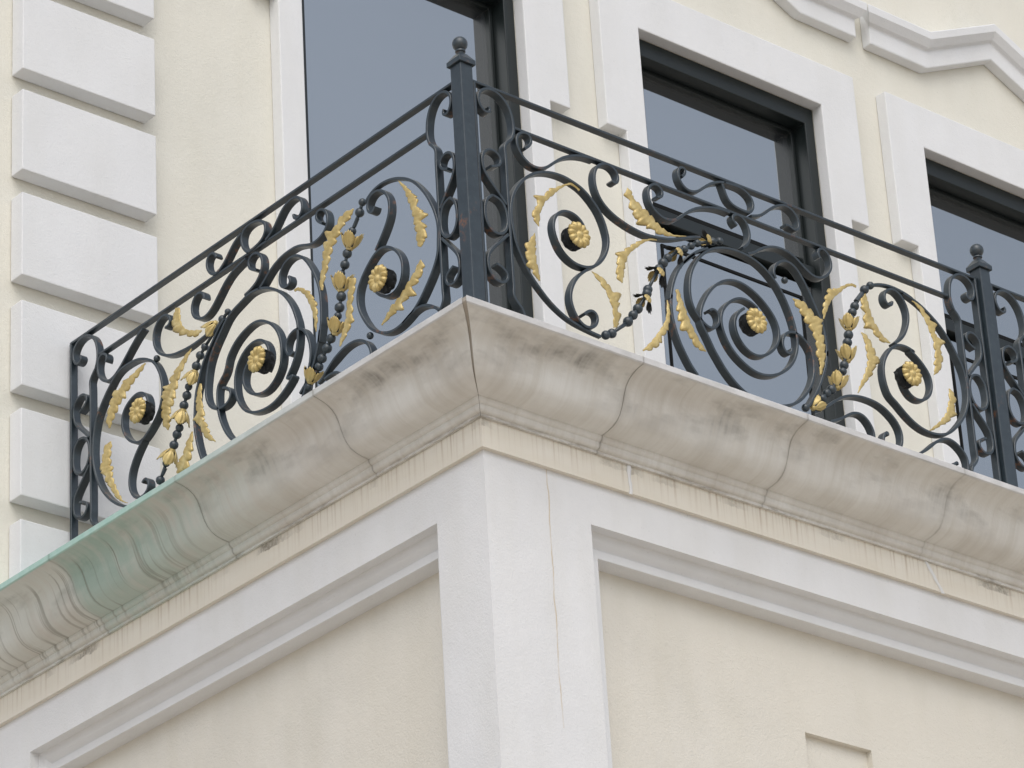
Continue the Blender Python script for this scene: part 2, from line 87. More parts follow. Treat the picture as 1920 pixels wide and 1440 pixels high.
GARLAND_SIDE = [[('b',(1724,789),13),('b',(1760,773),16),('c',(1801,776),(1855,750),54),('b',(1875,704),15),('b',(1906,681),17),('b',(1932,647),18),('c',(1940,629),(1979,584),56),('b',(1984,580),15),('b',(1996,548),18),('b',(2016,514),18),('c',(2022,497),(2052,445),60),('b',(2047,431),16),('b',(2064,410),18),('b',(2085,374),18),('c',(2095,358),(2136,314),60),('b',(2137,318),15),('r',(2140,298),(2162,278),6.6),('b',(2177,262),18)],[('b',(891,873),15),('b',(909,838),18),('r',(922,821),(945,795),7.8),('b',(957,782),16),('c',(976,717),(956,774),62),('b',(991,704),18),('b',(1007,665),18),('b',(1025,638),12),('c',(1035,569),(1022,636),64),('b',(1035,546),19),('b',(1048,506),19),('b',(1059,476),15),('c',(1079,411),(1060,462),60),('b',(1104,403),18),('b',(1129,374),19),('b',(1160,346),18),('b',(1180,320),17),('c',(1235,278),(1206,327),56),('b',(1246,266),14)]]
FLOWER_FRONT = [(763,583),(1628,494),(2452,511)]
FLOWER_SIDE = [(2238,569),(1476,462),(750,474)]
BALL_FRONT = [(1860,762)]
BALL_SIDE = [(2188,790),(879,316)]

# ------------------------------------------------------------------ materials
def new_mat(name):
    m = bpy.data.materials.new(name); m.use_nodes = True
    t = m.node_tree; b = t.nodes['Principled BSDF']
    return m, t, b
def N(t, kind, **kw):
    n = t.nodes.new(kind)
    for k, v in kw.items():
        if k in n.inputs: n.inputs[k].default_value = v
        else: setattr(n, k, v)
    return n
def ramp(t, src, stops):
    r = t.nodes.new('ShaderNodeValToRGB')
    e = r.color_ramp.elements
    while len(e) > 1: e.remove(e[-1])
    e[0].position = stops[0][0]; e[0].color = stops[0][1]
    for p, c in stops[1:]:
        x = e.new(p); x.color = c
    t.links.new(src, r.inputs['Fac'])
    return r
def g(v): return (v, v, v, 1)
def rgb(c): return (c[0], c[1], c[2], 1)
def mixc(t, fac, a, b, blend='MIX'):
    m = t.nodes.new('ShaderNodeMix'); m.data_type = 'RGBA'; m.blend_type = blend
    for sock, v in ((m.inputs[0], fac), (m.inputs[6], a), (m.inputs[7], b)):
        if isinstance(v, bpy.types.NodeSocket): t.links.new(v, sock)
        else: sock.default_value = v
    return m.outputs[2]
def math_n(t, op, a, b=None, c=None):
    m = t.nodes.new('ShaderNodeMath'); m.operation = op
    for i, v in enumerate((a, b, c)):
        if v is None: continue
        if isinstance(v, bpy.types.NodeSocket): t.links.new(v, m.inputs[i])
        else: m.inputs[i].default_value = v
    return m.outputs[0]
def noise(t, vec, scale, detail=3.0, rough=0.55):
    n = N(t, 'ShaderNodeTexNoise', Scale=scale, Detail=detail, Roughness=rough)
    t.links.new(vec, n.inputs['Vector'])
    return n.outputs['Fac']
def scaled(t, vec, s, off=(0, 0, 0)):
    m = N(t, 'ShaderNodeMapping'); m.inputs['Scale'].default_value = s; m.inputs['Location'].default_value = off
    t.links.new(vec, m.inputs['Vector'])
    return m.outputs['Vector']
def bump(t, b, h, strength, dist):
    n = N(t, 'ShaderNodeBump', Strength=strength, Distance=dist)
    t.links.new(h, n.inputs['Height']); t.links.new(n.outputs['Normal'], b.inputs['Normal'])

def stucco(name, col, grain=0.5, mottle=0.05, warm=None):
    m, t, b = new_mat(name)
    pos = N(t, 'ShaderNodeNewGeometry').outputs['Position']
    n1 = noise(t, pos, 3.2, 4)
    n2 = noise(t, scaled(t, pos, (7, 7, 1.6)), 1.0, 4)
    r1 = ramp(t, n1, [(0.3, g(1 - mottle)), (0.7, g(1 + mottle * 0.4))])
    r2 = ramp(t, n2, [(0.25, rgb((1 - mottle * 1.1, 1 - mottle * 1.2, 1 - mottle * 1.6))), (0.6, g(1.0))])
    c = mixc(t, 1.0, rgb(col), r1.outputs['Color'], 'MULTIPLY')
    c = mixc(t, 0.8, c, r2.outputs['Color'], 'MULTIPLY')
    if warm:
        n3 = noise(t, pos, 1.1, 2)
        c = mixc(t, math_n(t, 'MULTIPLY', ramp(t, n3, [(0.4, g(0)), (0.65, g(1))]).outputs['Color'], 0.5), c, rgb(warm))
    # pinholes and specks of the trowelled coat
    sp = noise(t, pos, 85, 2)
    c = mixc(t, ramp(t, sp, [(0.70, g(0)), (0.78, g(0.28))]).outputs['Color'], c, rgb([x * 0.55 for x in col]))
    t.links.new(c, b.inputs['Base Color'])
    b.inputs['Roughness'].default_value = 0.92
    b.inputs['Specular IOR Level'].default_value = 0.2
    gr = math_n(t, 'ADD', noise(t, pos, 120, 3, 0.7), math_n(t, 'MULTIPLY', noise(t, pos, 38, 3, 0.6), 0.9))
    bump(t, b, gr, grain, 0.004)
    return m, t, b, c

M_white, _t, _b, _c = stucco('white_stucco', (0.735, 0.745, 0.755), 0.38, 0.035)
M_cream, _t, _b, _c = stucco('cream_stucco', (0.735, 0.722, 0.65), 0.55, 0.045, warm=(0.74, 0.715, 0.63))
M_cream2, _t, _b, _c = stucco('cream_field_stucco', (0.715, 0.69, 0.625), 0.6, 0.06, warm=(0.72, 0.685, 0.60))

# white frame of the lower wall, with one rusty hairline crack running down the pier
M_pier, t, b, c = stucco('pier_stucco', (0.735, 0.742, 0.75), 0.42, 0.05)
pos = N(t, 'ShaderNodeNewGeometry').outputs['Position']
sep = N(t, 'ShaderNodeSeparateXYZ'); t.links.new(pos, sep.inputs[0])
wob = math_n(t, 'MULTIPLY', math_n(t, 'SUBTRACT', noise(t, scaled(t, pos, (0, 0, 5)), 1.0, 5), 0.5), 0.03)
dx = math_n(t, 'ABSOLUTE', math_n(t, 'SUBTRACT', math_n(t, 'ADD', sep.outputs[0], wob), 0.583))
line = ramp(t, dx, [(0.0, g(1)), (0.0015, g(0.6)), (0.004, g(0))]).outputs['Color']
front = math_n(t, 'LESS_THAN', sep.outputs[1], 0.306)
low = math_n(t, 'GREATER_THAN', sep.outputs[2], -1.33)
fac = math_n(t, 'MULTIPLY', math_n(t, 'MULTIPLY', line, math_n(t, 'MULTIPLY', front, low)), ramp(t, noise(t, pos, 9, 3), [(0.3, g(0.25)), (0.6, g(0.95))]).outputs['Color'])
c = mixc(t, fac, c, rgb((0.52, 0.42, 0.28)))
t.links.new(c, b.inputs['Base Color'])

# cut stone of the cornice: U = metres along the course, V = metres around the profile
def stone(name, green):
    m, t, b = new_mat(name)
    uv = N(t, 'ShaderNodeUVMap', uv_map='run').outputs['UV']
    en = N(t, 'ShaderNodeUVMap', uv_map='ends').outputs['UV']
    sep = N(t, 'ShaderNodeSeparateXYZ'); t.links.new(uv, sep.inputs[0]); U, V = sep.outputs[0], sep.outputs[1]
    sep2 = N(t, 'ShaderNodeSeparateXYZ'); t.links.new(en, sep2.inputs[0]); ENDD = sep2.outputs[0]
    st1 = noise(t, scaled(t, uv, (16, 1.6, 1)), 1.0, 5, 0.6)
    st2 = noise(t, scaled(t, uv, (45, 2.2, 1), (3, 1, 0)), 1.0, 4, 0.6)
    big = noise(t, scaled(t, uv, (2.6, 5.5, 1), (7, 2, 0)), 1.0, 4, 0.55)
    base = ramp(t, big, [(0.28, rgb((0.60, 0.58, 0.54))), (0.5, rgb((0.66, 0.65, 0.615))), (0.72, rgb((0.72, 0.72, 0.695)))]).outputs['Color']
    c = mixc(t, 1.0, base, ramp(t, st1, [(0.28, rgb((0.91, 0.90, 0.88))), (0.55, g(1.0)), (0.8, g(1.05))]).outputs['Color'], 'MULTIPLY')
    c = mixc(t, 0.5, c, ramp(t, st2, [(0.3, rgb((0.88, 0.86, 0.83))), (0.5, g(1.0)), (0.75, g(1.05))]).outputs['Color'], 'MULTIPLY')
    # pale lime runs
    lime = ramp(t, noise(t, scaled(t, uv, (30, 3.0, 1), (11, 5, 0)), 1.0, 2), [(0.70, g(0)), (0.78, g(0.55))]).outputs['Color']
    c = mixc(t, lime, c, rgb((0.68, 0.67, 0.65)))
    # sooty algae patches hanging from the lip
    lipm = ramp(t, V, [(0.04, g(0.55)), (0.10, g(1)), (0.20, g(0.45)), (0.30, g(0))]).outputs['Color']
    soot = ramp(t, noise(t, scaled(t, uv, (3.4, 7, 1), (1.3, 4, 0)), 1.0, 4, 0.6), [(0.50, g(0)), (0.68, g(1))]).outputs['Color']
    soot = math_n(t, 'MULTIPLY', soot, ramp(t, st2, [(0.35, g(0.35)), (0.6, g(1))]).outputs['Color'])
    c = mixc(t, math_n(t, 'MULTIPLY', math_n(t, 'MULTIPLY', lipm, soot), 0.75), c, rgb((0.15, 0.14, 0.125)))
    # the lip itself is paler
    lip = ramp(t, V, [(0.026, g(1)), (0.030, g(0))]).outputs['Color']
    lipc = mixc(t, ramp(t, noise(t, scaled(t, uv, (9, 20, 1)), 1.0, 4), [(0.35, g(0.55)), (0.6, g(0))]).outputs['Color'], rgb((0.62, 0.62, 0.62)), rgb((0.42, 0.42, 0.41)))
    c = mixc(t, lip, c, lipc)
    # grime in the bed moulding
    bed = ramp(t, V, [(0.40, g(0)), (0.415, g(1))]).outputs['Color']
    gri = ramp(t, noise(t, scaled(t, uv, (4, 14, 1), (2, 2, 0)), 1.0, 5, 0.65), [(0.50, g(0)), (0.66, g(0.8))]).outputs['Color']
    c = mixc(t, math_n(t, 'MULTIPLY', bed, gri), c, rgb((0.20, 0.175, 0.14)))
    if green:
        zone = ramp(t, math_n(t, 'DIVIDE', U, 4.0), [(0.28, g(0.0)), (0.42, g(0.5)), (0.52, g(1.0)), (0.619, g(1.0)), (0.623, g(0.28)), (0.8, g(0.2))]).outputs['Color']
        gs = ramp(t, math_n(t, 'ADD', math_n(t, 'MULTIPLY', st1, 0.6), math_n(t, 'MULTIPLY', big, 0.5)), [(0.38, g(0.15)), (0.58, g(1))]).outputs['Color']
        dn = ramp(t, V, [(0.05, g(1)), (0.2, g(0.9)), (0.36, g(0.65)), (0.5, g(0.4))]).outputs['Color']
        gf = math_n(t, 'MULTIPLY', math_n(t, 'MULTIPLY', zone, gs), dn)
        c = mixc(t, math_n(t, 'MULTIPLY', gf, 0.72), c, rgb((0.24, 0.40, 0.34)))
        lz = ramp(t, math_n(t, 'DIVIDE', U, 4.0), [(0.15, g(0.0)), (0.36, g(0.35)), (0.5, g(1.0)), (1.0, g(0.9))]).outputs['Color']
        c = mixc(t, math_n(t, 'MULTIPLY', lip, lz), c, mixc(t, ramp(t, st1, [(0.3, g(0)), (0.7, g(1))]).outputs['Color'], rgb((0.30, 0.50, 0.44)), rgb((0.46, 0.60, 0.55))))
        # brown-black drip veins that follow the profile
        vein = ramp(t, noise(t, scaled(t, uv, (26, 0.9, 1), (9, 9, 0)), 1.0, 3, 0.5), [(0.56, g(0)), (0.63, g(0.75)), (0.70, g(0))]).outputs['Color']
        vz = ramp(t, math_n(t, 'DIVIDE', U, 4.0), [(0.36, g(0.0)), (0.46, g(0.35)), (0.55, g(0.8)), (1.0, g(0.65))]).outputs['Color']
        vd = ramp(t, V, [(0.05, g(0)), (0.12, g(1)), (0.36, g(1)), (0.4, g(0.2))]).outputs['Color']
        c = mixc(t, math_n(t, 'MULTIPLY', math_n(t, 'MULTIPLY', vein, vz), vd), c, rgb((0.17, 0.16, 0.125)))
    # dirt creeping out of the joints
    jd = math_n(t, 'ADD', ENDD, math_n(t, 'MULTIPLY', noise(t, scaled(t, uv, (40, 14, 1)), 1.0, 4), 0.02))
    c = mixc(t, ramp(t, jd, [(0.008, g(0.38)), (0.016, g(0.08)), (0.035, g(0))]).outputs['Color'], c, rgb((0.16, 0.14, 0.11)))
    t.links.new(c, b.inputs['Base Color'])
    b.inputs['Roughness'].default_value = 0.8
    b.inputs['Specular IOR Level'].default_value = 0.3
    bump(t, b, math_n(t, 'ADD', st2, noise(t, scaled(t, uv, (120, 90, 1)), 1.0, 3)), 0.25, 0.003)
    return m
M_stone = stone('cornice_stone', False)
M_stone_green = stone('cornice_stone_green', True)

def fascia_mat():
    m, t, b = new_mat('painted_fascia')
    uv = N(t, 'ShaderNodeUVMap', uv_map='run').outputs['UV']
    sep = N(t, 'ShaderNodeSeparateXYZ'); t.links.new(uv, sep.inputs[0]); U, V = sep.outputs[0], sep.outputs[1]
    n1 = noise(t, scaled(t, uv, (3, 12, 1)), 1.0, 4)
    c = ramp(t, n1, [(0.3, rgb((0.70, 0.655, 0.56))), (0.7, rgb((0.74, 0.705, 0.625)))]).outputs['Color']
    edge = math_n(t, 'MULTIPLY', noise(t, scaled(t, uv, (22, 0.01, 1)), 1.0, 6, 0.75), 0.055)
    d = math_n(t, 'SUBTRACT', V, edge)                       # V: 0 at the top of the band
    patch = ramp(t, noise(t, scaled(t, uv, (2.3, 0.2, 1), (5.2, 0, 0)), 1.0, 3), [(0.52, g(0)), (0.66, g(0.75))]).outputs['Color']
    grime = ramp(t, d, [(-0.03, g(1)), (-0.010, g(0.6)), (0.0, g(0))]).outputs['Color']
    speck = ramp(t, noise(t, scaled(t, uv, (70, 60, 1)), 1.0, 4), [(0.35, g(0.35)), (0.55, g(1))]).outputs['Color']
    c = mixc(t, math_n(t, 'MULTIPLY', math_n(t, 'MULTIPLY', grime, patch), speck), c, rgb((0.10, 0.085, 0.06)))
    drip = ramp(t, noise(t, scaled(t, uv, (60, 1.2, 1), (2, 7, 0)), 1.0, 3), [(0.50, g(0)), (0.64, g(0.6))]).outputs['Color']
    dz = ramp(t, noise(t, scaled(t, uv, (1.6, 0.1, 1), (8, 0, 0)), 1.0, 2), [(0.36, g(0.15)), (0.6, g(1))]).outputs['Color']
    dv = ramp(t, V, [(0.0, g(1)), (0.05, g(0.6)), (0.10, g(0.1))]).outputs['Color']
    c = mixc(t, math_n(t, 'MULTIPLY', math_n(t, 'MULTIPLY', drip, dz), dv), c, rgb((0.34, 0.235, 0.14)))
    t.links.new(c, b.inputs['Base Color'])
    b.inputs['Roughness'].default_value = 0.75
    bump(t, b, noise(t, scaled(t, uv, (60, 60, 1)), 1.0, 3), 0.15, 0.003)
    return m
M_fascia = fascia_mat()

def flat(name, col, rough=0.6, metal=0.0, spec=0.5):
    m, t, b = new_mat(name)
    b.inputs['Base Color'].default_value = rgb(col)
    b.inputs['Roughness'].default_value = rough; b.inputs['Metallic'].default_value = metal
    b.inputs['Specular IOR Level'].default_value = spec
    return m, t, b

def iron_mat():
    m, t, b = new_mat('painted_iron')
    tc = N(t, 'ShaderNodeTexCoord').outputs['Object']
    n = noise(t, tc, 22, 4)
    c = ramp(t, n, [(0.3, rgb((0.017, 0.027, 0.035))), (0.7, rgb((0.029, 0.043, 0.053)))]).outputs['Color']
    chalk = ramp(t, noise(t, tc, 60, 3), [(0.55, g(0)), (0.75, g(0.3))]).outputs['Color']
    c = mixc(t, chalk, c, rgb((0.06, 0.085, 0.09)))
    r = math_n(t, 'MULTIPLY', ramp(t, noise(t, tc, 5.5, 3), [(0.60, g(0)), (0.68, g(1))]).outputs['Color'],
               ramp(t, noise(t, tc, 48, 4, 0.7), [(0.52, g(0)), (0.62, g(0.8))]).outputs['Color'])
    c = mixc(t, r, c, rgb((0.20, 0.085, 0.035)))
    t.links.new(c, b.inputs['Base Color'])
    b.inputs['Roughness'].default_value = 0.36
    b.inputs['Specular IOR Level'].default_value = 0.7
    bump(t, b, noise(t, tc, 140, 3), 0.08, 0.002)
    return m
M_iron = iron_mat()

def gold_mat():
    m, t, b = new_mat('gold_paint')
    tc = N(t, 'ShaderNodeTexCoord').outputs['Object']
    c = ramp(t, noise(t, tc, 26, 4), [(0.3, rgb((0.44, 0.325, 0.12))), (0.55, rgb((0.57, 0.44, 0.18))), (0.75, rgb((0.68, 0.56, 0.28)))]).outputs['Color']
    wear = ramp(t, noise(t, tc, 75, 4, 0.7), [(0.62, g(0)), (0.72, g(0.55))]).outputs['Color']
    c = mixc(t, wear, c, rgb((0.25, 0.15, 0.06)))
    t.links.new(c, b.inputs['Base Color'])
    b.inputs['Metallic'].default_value = 0.3
    b.inputs['Roughness'].default_value = 0.42
    bump(t, b, noise(t, tc, 90, 3), 0.15, 0.002)
    return m
M_gold = gold_mat()
M_dark, _, _ = flat('dark_iron', (0.012, 0.014, 0.015), 0.6)
M_frame, _, _ = flat('dark_green_aluminium', (0.009, 0.014, 0.0145), 0.42)
M_gasket, _, _ = flat('black_gasket', (0.006, 0.007, 0.007), 0.7, 0, 0.2)
M_mortar, _, _ = flat('mortar', (0.40, 0.36, 0.31), 0.9)
M_caulk, _, _ = flat('white_caulk', (0.70, 0.70, 0.70), 0.7)
M_core, _, _ = flat('joint_shadow', (0.10, 0.09, 0.08), 0.95)

def glass_mat():
    m, t, b = new_mat('reflective_glass')
    out = t.nodes['Material Output']
    t.nodes.remove(b)
    d = N(t, 'ShaderNodeBsdfDiffuse'); d.inputs['Color'].default_value = (0.035, 0.038, 0.042, 1)
    gl = N(t, 'ShaderNodeBsdfGlossy', Roughness=0.03); gl.inputs['Color'].default_value = (0.92, 0.975, 1.0, 1)
    pos = N(t, 'ShaderNodeNewGeometry').outputs['Position']
    bp = N(t, 'ShaderNodeBump', Strength=0.06, Distance=0.05)
    t.links.new(noise(t, pos, 1.3, 2), bp.inputs['Height'])
    t.links.new(bp.outputs['Normal'], gl.inputs['Normal'])
    mx = N(t, 'ShaderNodeMixShader'); mx.inputs['Fac'].default_value = 0.48
    t.links.new(d.outputs[0], mx.inputs[1]); t.links.new(gl.outputs[0], mx.inputs[2])
    t.links.new(mx.outputs[0], out.inputs['Surface'])
    return m
M_glass = glass_mat()

def ground_mat():
    m, t, b = new_mat('bounce_ground')
    pos = N(t, 'ShaderNodeNewGeometry').outputs['Position']
    c = ramp(t, noise(t, pos, 0.7, 4), [(0.3, rgb((0.46, 0.40, 0.33))), (0.7, rgb((0.56, 0.50, 0.42)))]).outputs['Color']
    t.links.new(c, b.inputs['Base Color']); b.inputs['Roughness'].default_value = 0.9
    return m
M_ground = ground_mat()

# ------------------------------------------------------------------ object helpers
def tag(o, label=None, cat=None, group=None, kind=None):
    for k, v in (('label', label), ('category', cat), ('group', group), ('kind', kind)):
        if v: o[k] = v
    return o
def thing(name, loc, label, cat, group=None):
    o = bpy.data.objects.new(name, None); o.empty_display_size = 0.2
    COL.objects.link(o); o.location = loc
    return tag(o, label, cat, group)
WORLD_LOC = {}
def wloc(o):
    p = Vector(o.location); q = o.parent
    while q: p += Vector(q.location); q = q.parent
    return p
def obj(name, bm, mats, parent=None, smooth=False, bevel=0.0, solid=None, label=None):
    """one mesh object; bm holds world coordinates, the origin sits at the mesh's middle"""
    bm.normal_update()
    n = len(bm.verts)
    c = Vector((0, 0, 0))
    for v in bm.verts: c += v.co
    c /= max(n, 1)
    for v in bm.verts: v.co -= c
    me = bpy.data.meshes.new(name)
    bm.to_mesh(me); bm.free()
    for m in (mats if isinstance(mats, (list, tuple)) else [mats]): me.materials.append(m)
    if smooth:
        for p in me.polygons: p.use_smooth = True
    o = bpy.data.objects.new(name, me); COL.objects.link(o)
    if parent is not None:
        o.parent = parent; o.location = c - wloc(parent)
    else: o.location = c
    if solid:
        s = o.modifiers.new('solid', 'SOLIDIFY'); s.thickness = solid[0]; s.offset = 0; s.material_offset = solid[1]
    if bevel:
        md = o.modifiers.new('bevel', 'BEVEL'); md.width = bevel; md.segments = 2; md.limit_method = 'ANGLE'; md.angle_limit = math.radians(40)
        md.harden_normals = False
    if label: o['label'] = label
    return o
def box(bm, x0, x1, y0, y1, z0, z1):
    v = [bm.verts.new((x, y, z)) for x in (x0, x1) for y in (y0, y1) for z in (z0, z1)]
    for f in ((0, 1, 3, 2), (4, 6, 7, 5), (0, 4, 5, 1), (2, 3, 7, 6), (0, 2, 6, 4), (1, 5, 7, 3)):
        bm.faces.new([v[i] for i in f])
def cells(bm, xs, zs, inside, y0, y1):
    """slab between y0 (front) and y1 cut into cells; inside(x,z) keeps a cell"""
    nx, nz = len(xs) - 1, len(zs) - 1
    keep = [[inside((xs[i] + xs[i + 1]) / 2, (zs[k] + zs[k + 1]) / 2) for k in range(nz)] for i in range(nx)]
    vc = {}
    def v(i, k, y):
        if (i, k, y) not in vc: vc[(i, k, y)] = bm.verts.new((xs[i], y, zs[k]))
        return vc[(i, k, y)]
    def K(i, k): return 0 <= i < nx and 0 <= k < nz and keep[i][k]
    for i in range(nx):
        for k in range(nz):
            if not keep[i][k]: continue
            bm.faces.new((v(i, k, y0), v(i + 1, k, y0), v(i + 1, k + 1, y0), v(i, k + 1, y0)))
            bm.faces.new((v(i, k, y1), v(i, k + 1, y1), v(i + 1, k + 1, y1), v(i + 1, k, y1)))
            if not K(i - 1, k): bm.faces.new((v(i, k, y0), v(i, k + 1, y0), v(i, k + 1, y1), v(i, k, y1)))
            if not K(i + 1, k): bm.faces.new((v(i + 1, k, y0), v(i + 1, k, y1), v(i + 1, k + 1, y1), v(i + 1, k + 1, y0)))
            if not K(i, k - 1): bm.faces.new((v(i, k, y0), v(i, k, y1), v(i + 1, k, y1), v(i + 1, k, y0)))
            if not K(i, k + 1): bm.faces.new((v(i, k + 1, y0), v(i + 1, k + 1, y0), v(i + 1, k + 1, y1), v(i, k + 1, y1)))

# ------------------------------------------------------------------ setting
bm = bmesh.new()
s = 400
bm.faces.new([bm.verts.new(p) for p in ((-s, -s, -7.5), (s, -s, -7.5), (s, s, -7.5), (-s, s, -7.5))])  # unseen ground plane, added to bounce warm light onto the undersides
tag(obj('ground', bm, M_ground), kind='structure')

# ------------------------------------------------------------------ upper building
WY = 2.875; FY = 2.805
bld = thing('building', (4.0, 3.6, 0.0), 'cream stucco upper storey with white window surrounds, corner quoins and dark framed windows', 'building')
OPEN = [(1.565, 2.900), (3.651, 4.902), (5.651, 6.902)]
HEAD, TOP, EAR = 3.857, 4.112, 3.226
bm = bmesh.new()
xs = [0.0] + [x for o in OPEN for x in o] + [9.0]
cells(bm, xs, [0.0, HEAD, 7.5], lambda x, z: not (z < HEAD and any(a < x < b_ for a, b_ in OPEN)), WY, 3.25)
box(bm, 0.0, 9.0, 3.252, 7.0, 0.0, 7.5)
obj('wall', bm, M_cream, bld)
for zb in (-0.1, 0.385, 0.868, 1.367, 1.857, 2.340, 2.827, 3.312):
    bm = bmesh.new(); box(bm, 0.072, 0.742, 2.79, 2.872, max(zb, 0.001), zb + 0.383)
    obj('quoin', bm, M_white, bld, bevel=0.004)
for a, c2 in OPEN:
    bm = bmesh.new()
    L0, L1, R0, R1 = a - 0.257, a - 0.134, c2 + 0.134, c2 + 0.260
    def ins(x, z):
        if a < x < c2 and z < HEAD: return False
        if z < EAR: return L1 < x < R0
        return True
    cells(bm, [L0, L1, a, c2, R0, R1], [0.0, EAR, HEAD, TOP], ins, FY, WY - 0.001)
    obj('window_surround', bm, M_white, bld, bevel=0.005)

def hood(xc):
    """kinked two-step hood moulding: profile (y, z) swept along a gabled line"""
    prof = [(2.874, 4.382), (2.815, 4.387), (2.813, 4.495), (2.790, 4.503), (2.760, 4.540), (2.757, 4.588), (2.79, 4.592), (2.874, 4.625)]
    path = [(xc - 0.938, 0), (xc - 0.512, 0), (xc + 0.02, 0.245), (xc + 0.555, 0), (xc + 0.96, 0)]
    bm = bmesh.new(); rows = []
    for i, (x, dz) in enumerate(path):
        row = []
        for (y, z) in prof:
            xe = x
            if i == 0: xe = x - (2.815 - y) * 0.9 if y < 2.815 else x
            if i == len(path) - 1: xe = x + (2.815 - y) * 0.9 if y < 2.815 else x
            row.append(bm.verts.new((xe, y, z + dz)))
        rows.append(row)
    n = len(prof)
    for i in range(len(rows) - 1):
        for j in range(n):
            bm.faces.new((rows[i][j], rows[i + 1][j], rows[i + 1][(j + 1) % n], rows[i][(j + 1) % n]))
    bm.faces.new(rows[0]); bm.faces.new(list(reversed(rows[-1])))
    bmesh.ops.recalc_face_normals(bm, faces=bm.faces)
    return obj('hood_moulding', bm, M_white, bld, bevel=0.007)
for a, c2 in OPEN: hood((a + c2) / 2)

def window(a, c2, door):
    bm = bmesh.new(); w = 0.066
    cells(bm, [a + 0.001, a + w, c2 - w, c2 - 0.001], [0.001, HEAD - 0.1, HEAD - 0.001], lambda x, z: not (a + w < x < c2 - w and z < HEAD - 0.1), 2.872, 3.02)
    # thin bead inside the frame, one step deeper
    wn = obj('window', bm, M_frame, bld, bevel=0.004)
    bm = bmesh.new(); q = 0.022
    cells(bm, [a + w + 0.001, a + w + q, c2 - w - q, c2 - w - 0.001], [0.002, HEAD - 0.1 - q, HEAD - 0.101], lambda x, z: not (a + w + q < x < c2 - w - q and z < HEAD - 0.1 - q), 2.955, 3.0)
    obj('glazing_bead', bm, M_frame, wn, bevel=0.003)
    if not door:
        bm = bmesh.new(); box(bm, a + w + 0.002, c2 - w - 0.002, 2.985, 2.995, 0.003, HEAD - 0.103)
        obj('pane', bm, M_glass, wn)
        return
    bm = bmesh.new(); box(bm, a + w + 0.002, c2 - w - 0.002, 2.985, 2.995, 3.022, HEAD - 0.103)
    obj('pane', bm, M_glass, wn)
    bm = bmesh.new(); box(bm, a + w + 0.002, c2 - w - 0.002, 2.984, 2.998, 2.84, 3.02)
    obj('transom_rebate', bm, M_gasket, wn)
    bm = bmesh.new(); box(bm, a + w + 0.002, c2 - w - 0.002, 2.905, 2.98, 2.865, 2.935)
    obj('transom', bm, M_frame, wn, bevel=0.004)
    bm = bmesh.new(); box(bm, a + w + 0.003, c2 - w - 0.003, 2.945, 2.952, 0.004, 2.838)
    obj('door_leaf', bm, M_glass, wn)
    bm = bmesh.new(); x0, x1, z1 = a + w + 0.10, c2 - w - 0.075, 2.765
    cells(bm, [x0, x0 + 0.012, x1 - 0.012, x1], [0.12, 0.132, z1 - 0.014, z1], lambda x, z: not (x0 + 0.012 < x < x1 - 0.012 and 0.132 < z < z1 - 0.014), 2.939, 2.946)
    obj('door_gasket', bm, M_gasket, wn)
for i, (a, c2) in enumerate(OPEN): window(a, c2, i > 0)

# ------------------------------------------------------------------ balcony block: cornice, fascia, panelled lower wall
bal = thing('balcony', (4.0, 3.0, -7.5), 'cream and white balcony block with a stained stone cornice jutting out below the iron railing', 'balcony')
PROF = [(0.30, 0.0), (0.004, 0.0), (0.0, -0.003), (0.0, -0.024), (0.004, -0.028), (0.020, -0.0315), (0.042, -0.037), (0.064, -0.046), (0.083, -0.059), (0.098, -0.076),
        (0.109, -0.098), (0.118, -0.123), (0.128, -0.148), (0.141, -0.170), (0.158, -0.187), (0.182, -0.199), (0.210, -0.206), (0.238, -0.210),
        (0.238, -0.217), (0.241, -0.224), (0.247, -0.229), (0.252, -0.231), (0.252, -0.240), (0.254, -0.247), (0.259, -0.252), (0.266, -0.255), (0.270, -0.256), (0.270, -0.266), (0.31, -0.266)]
DEPTH_IN = 0.31
def gapw(d): return 0.020 * max(0.0, 1 - d / 0.235) ** 1.1
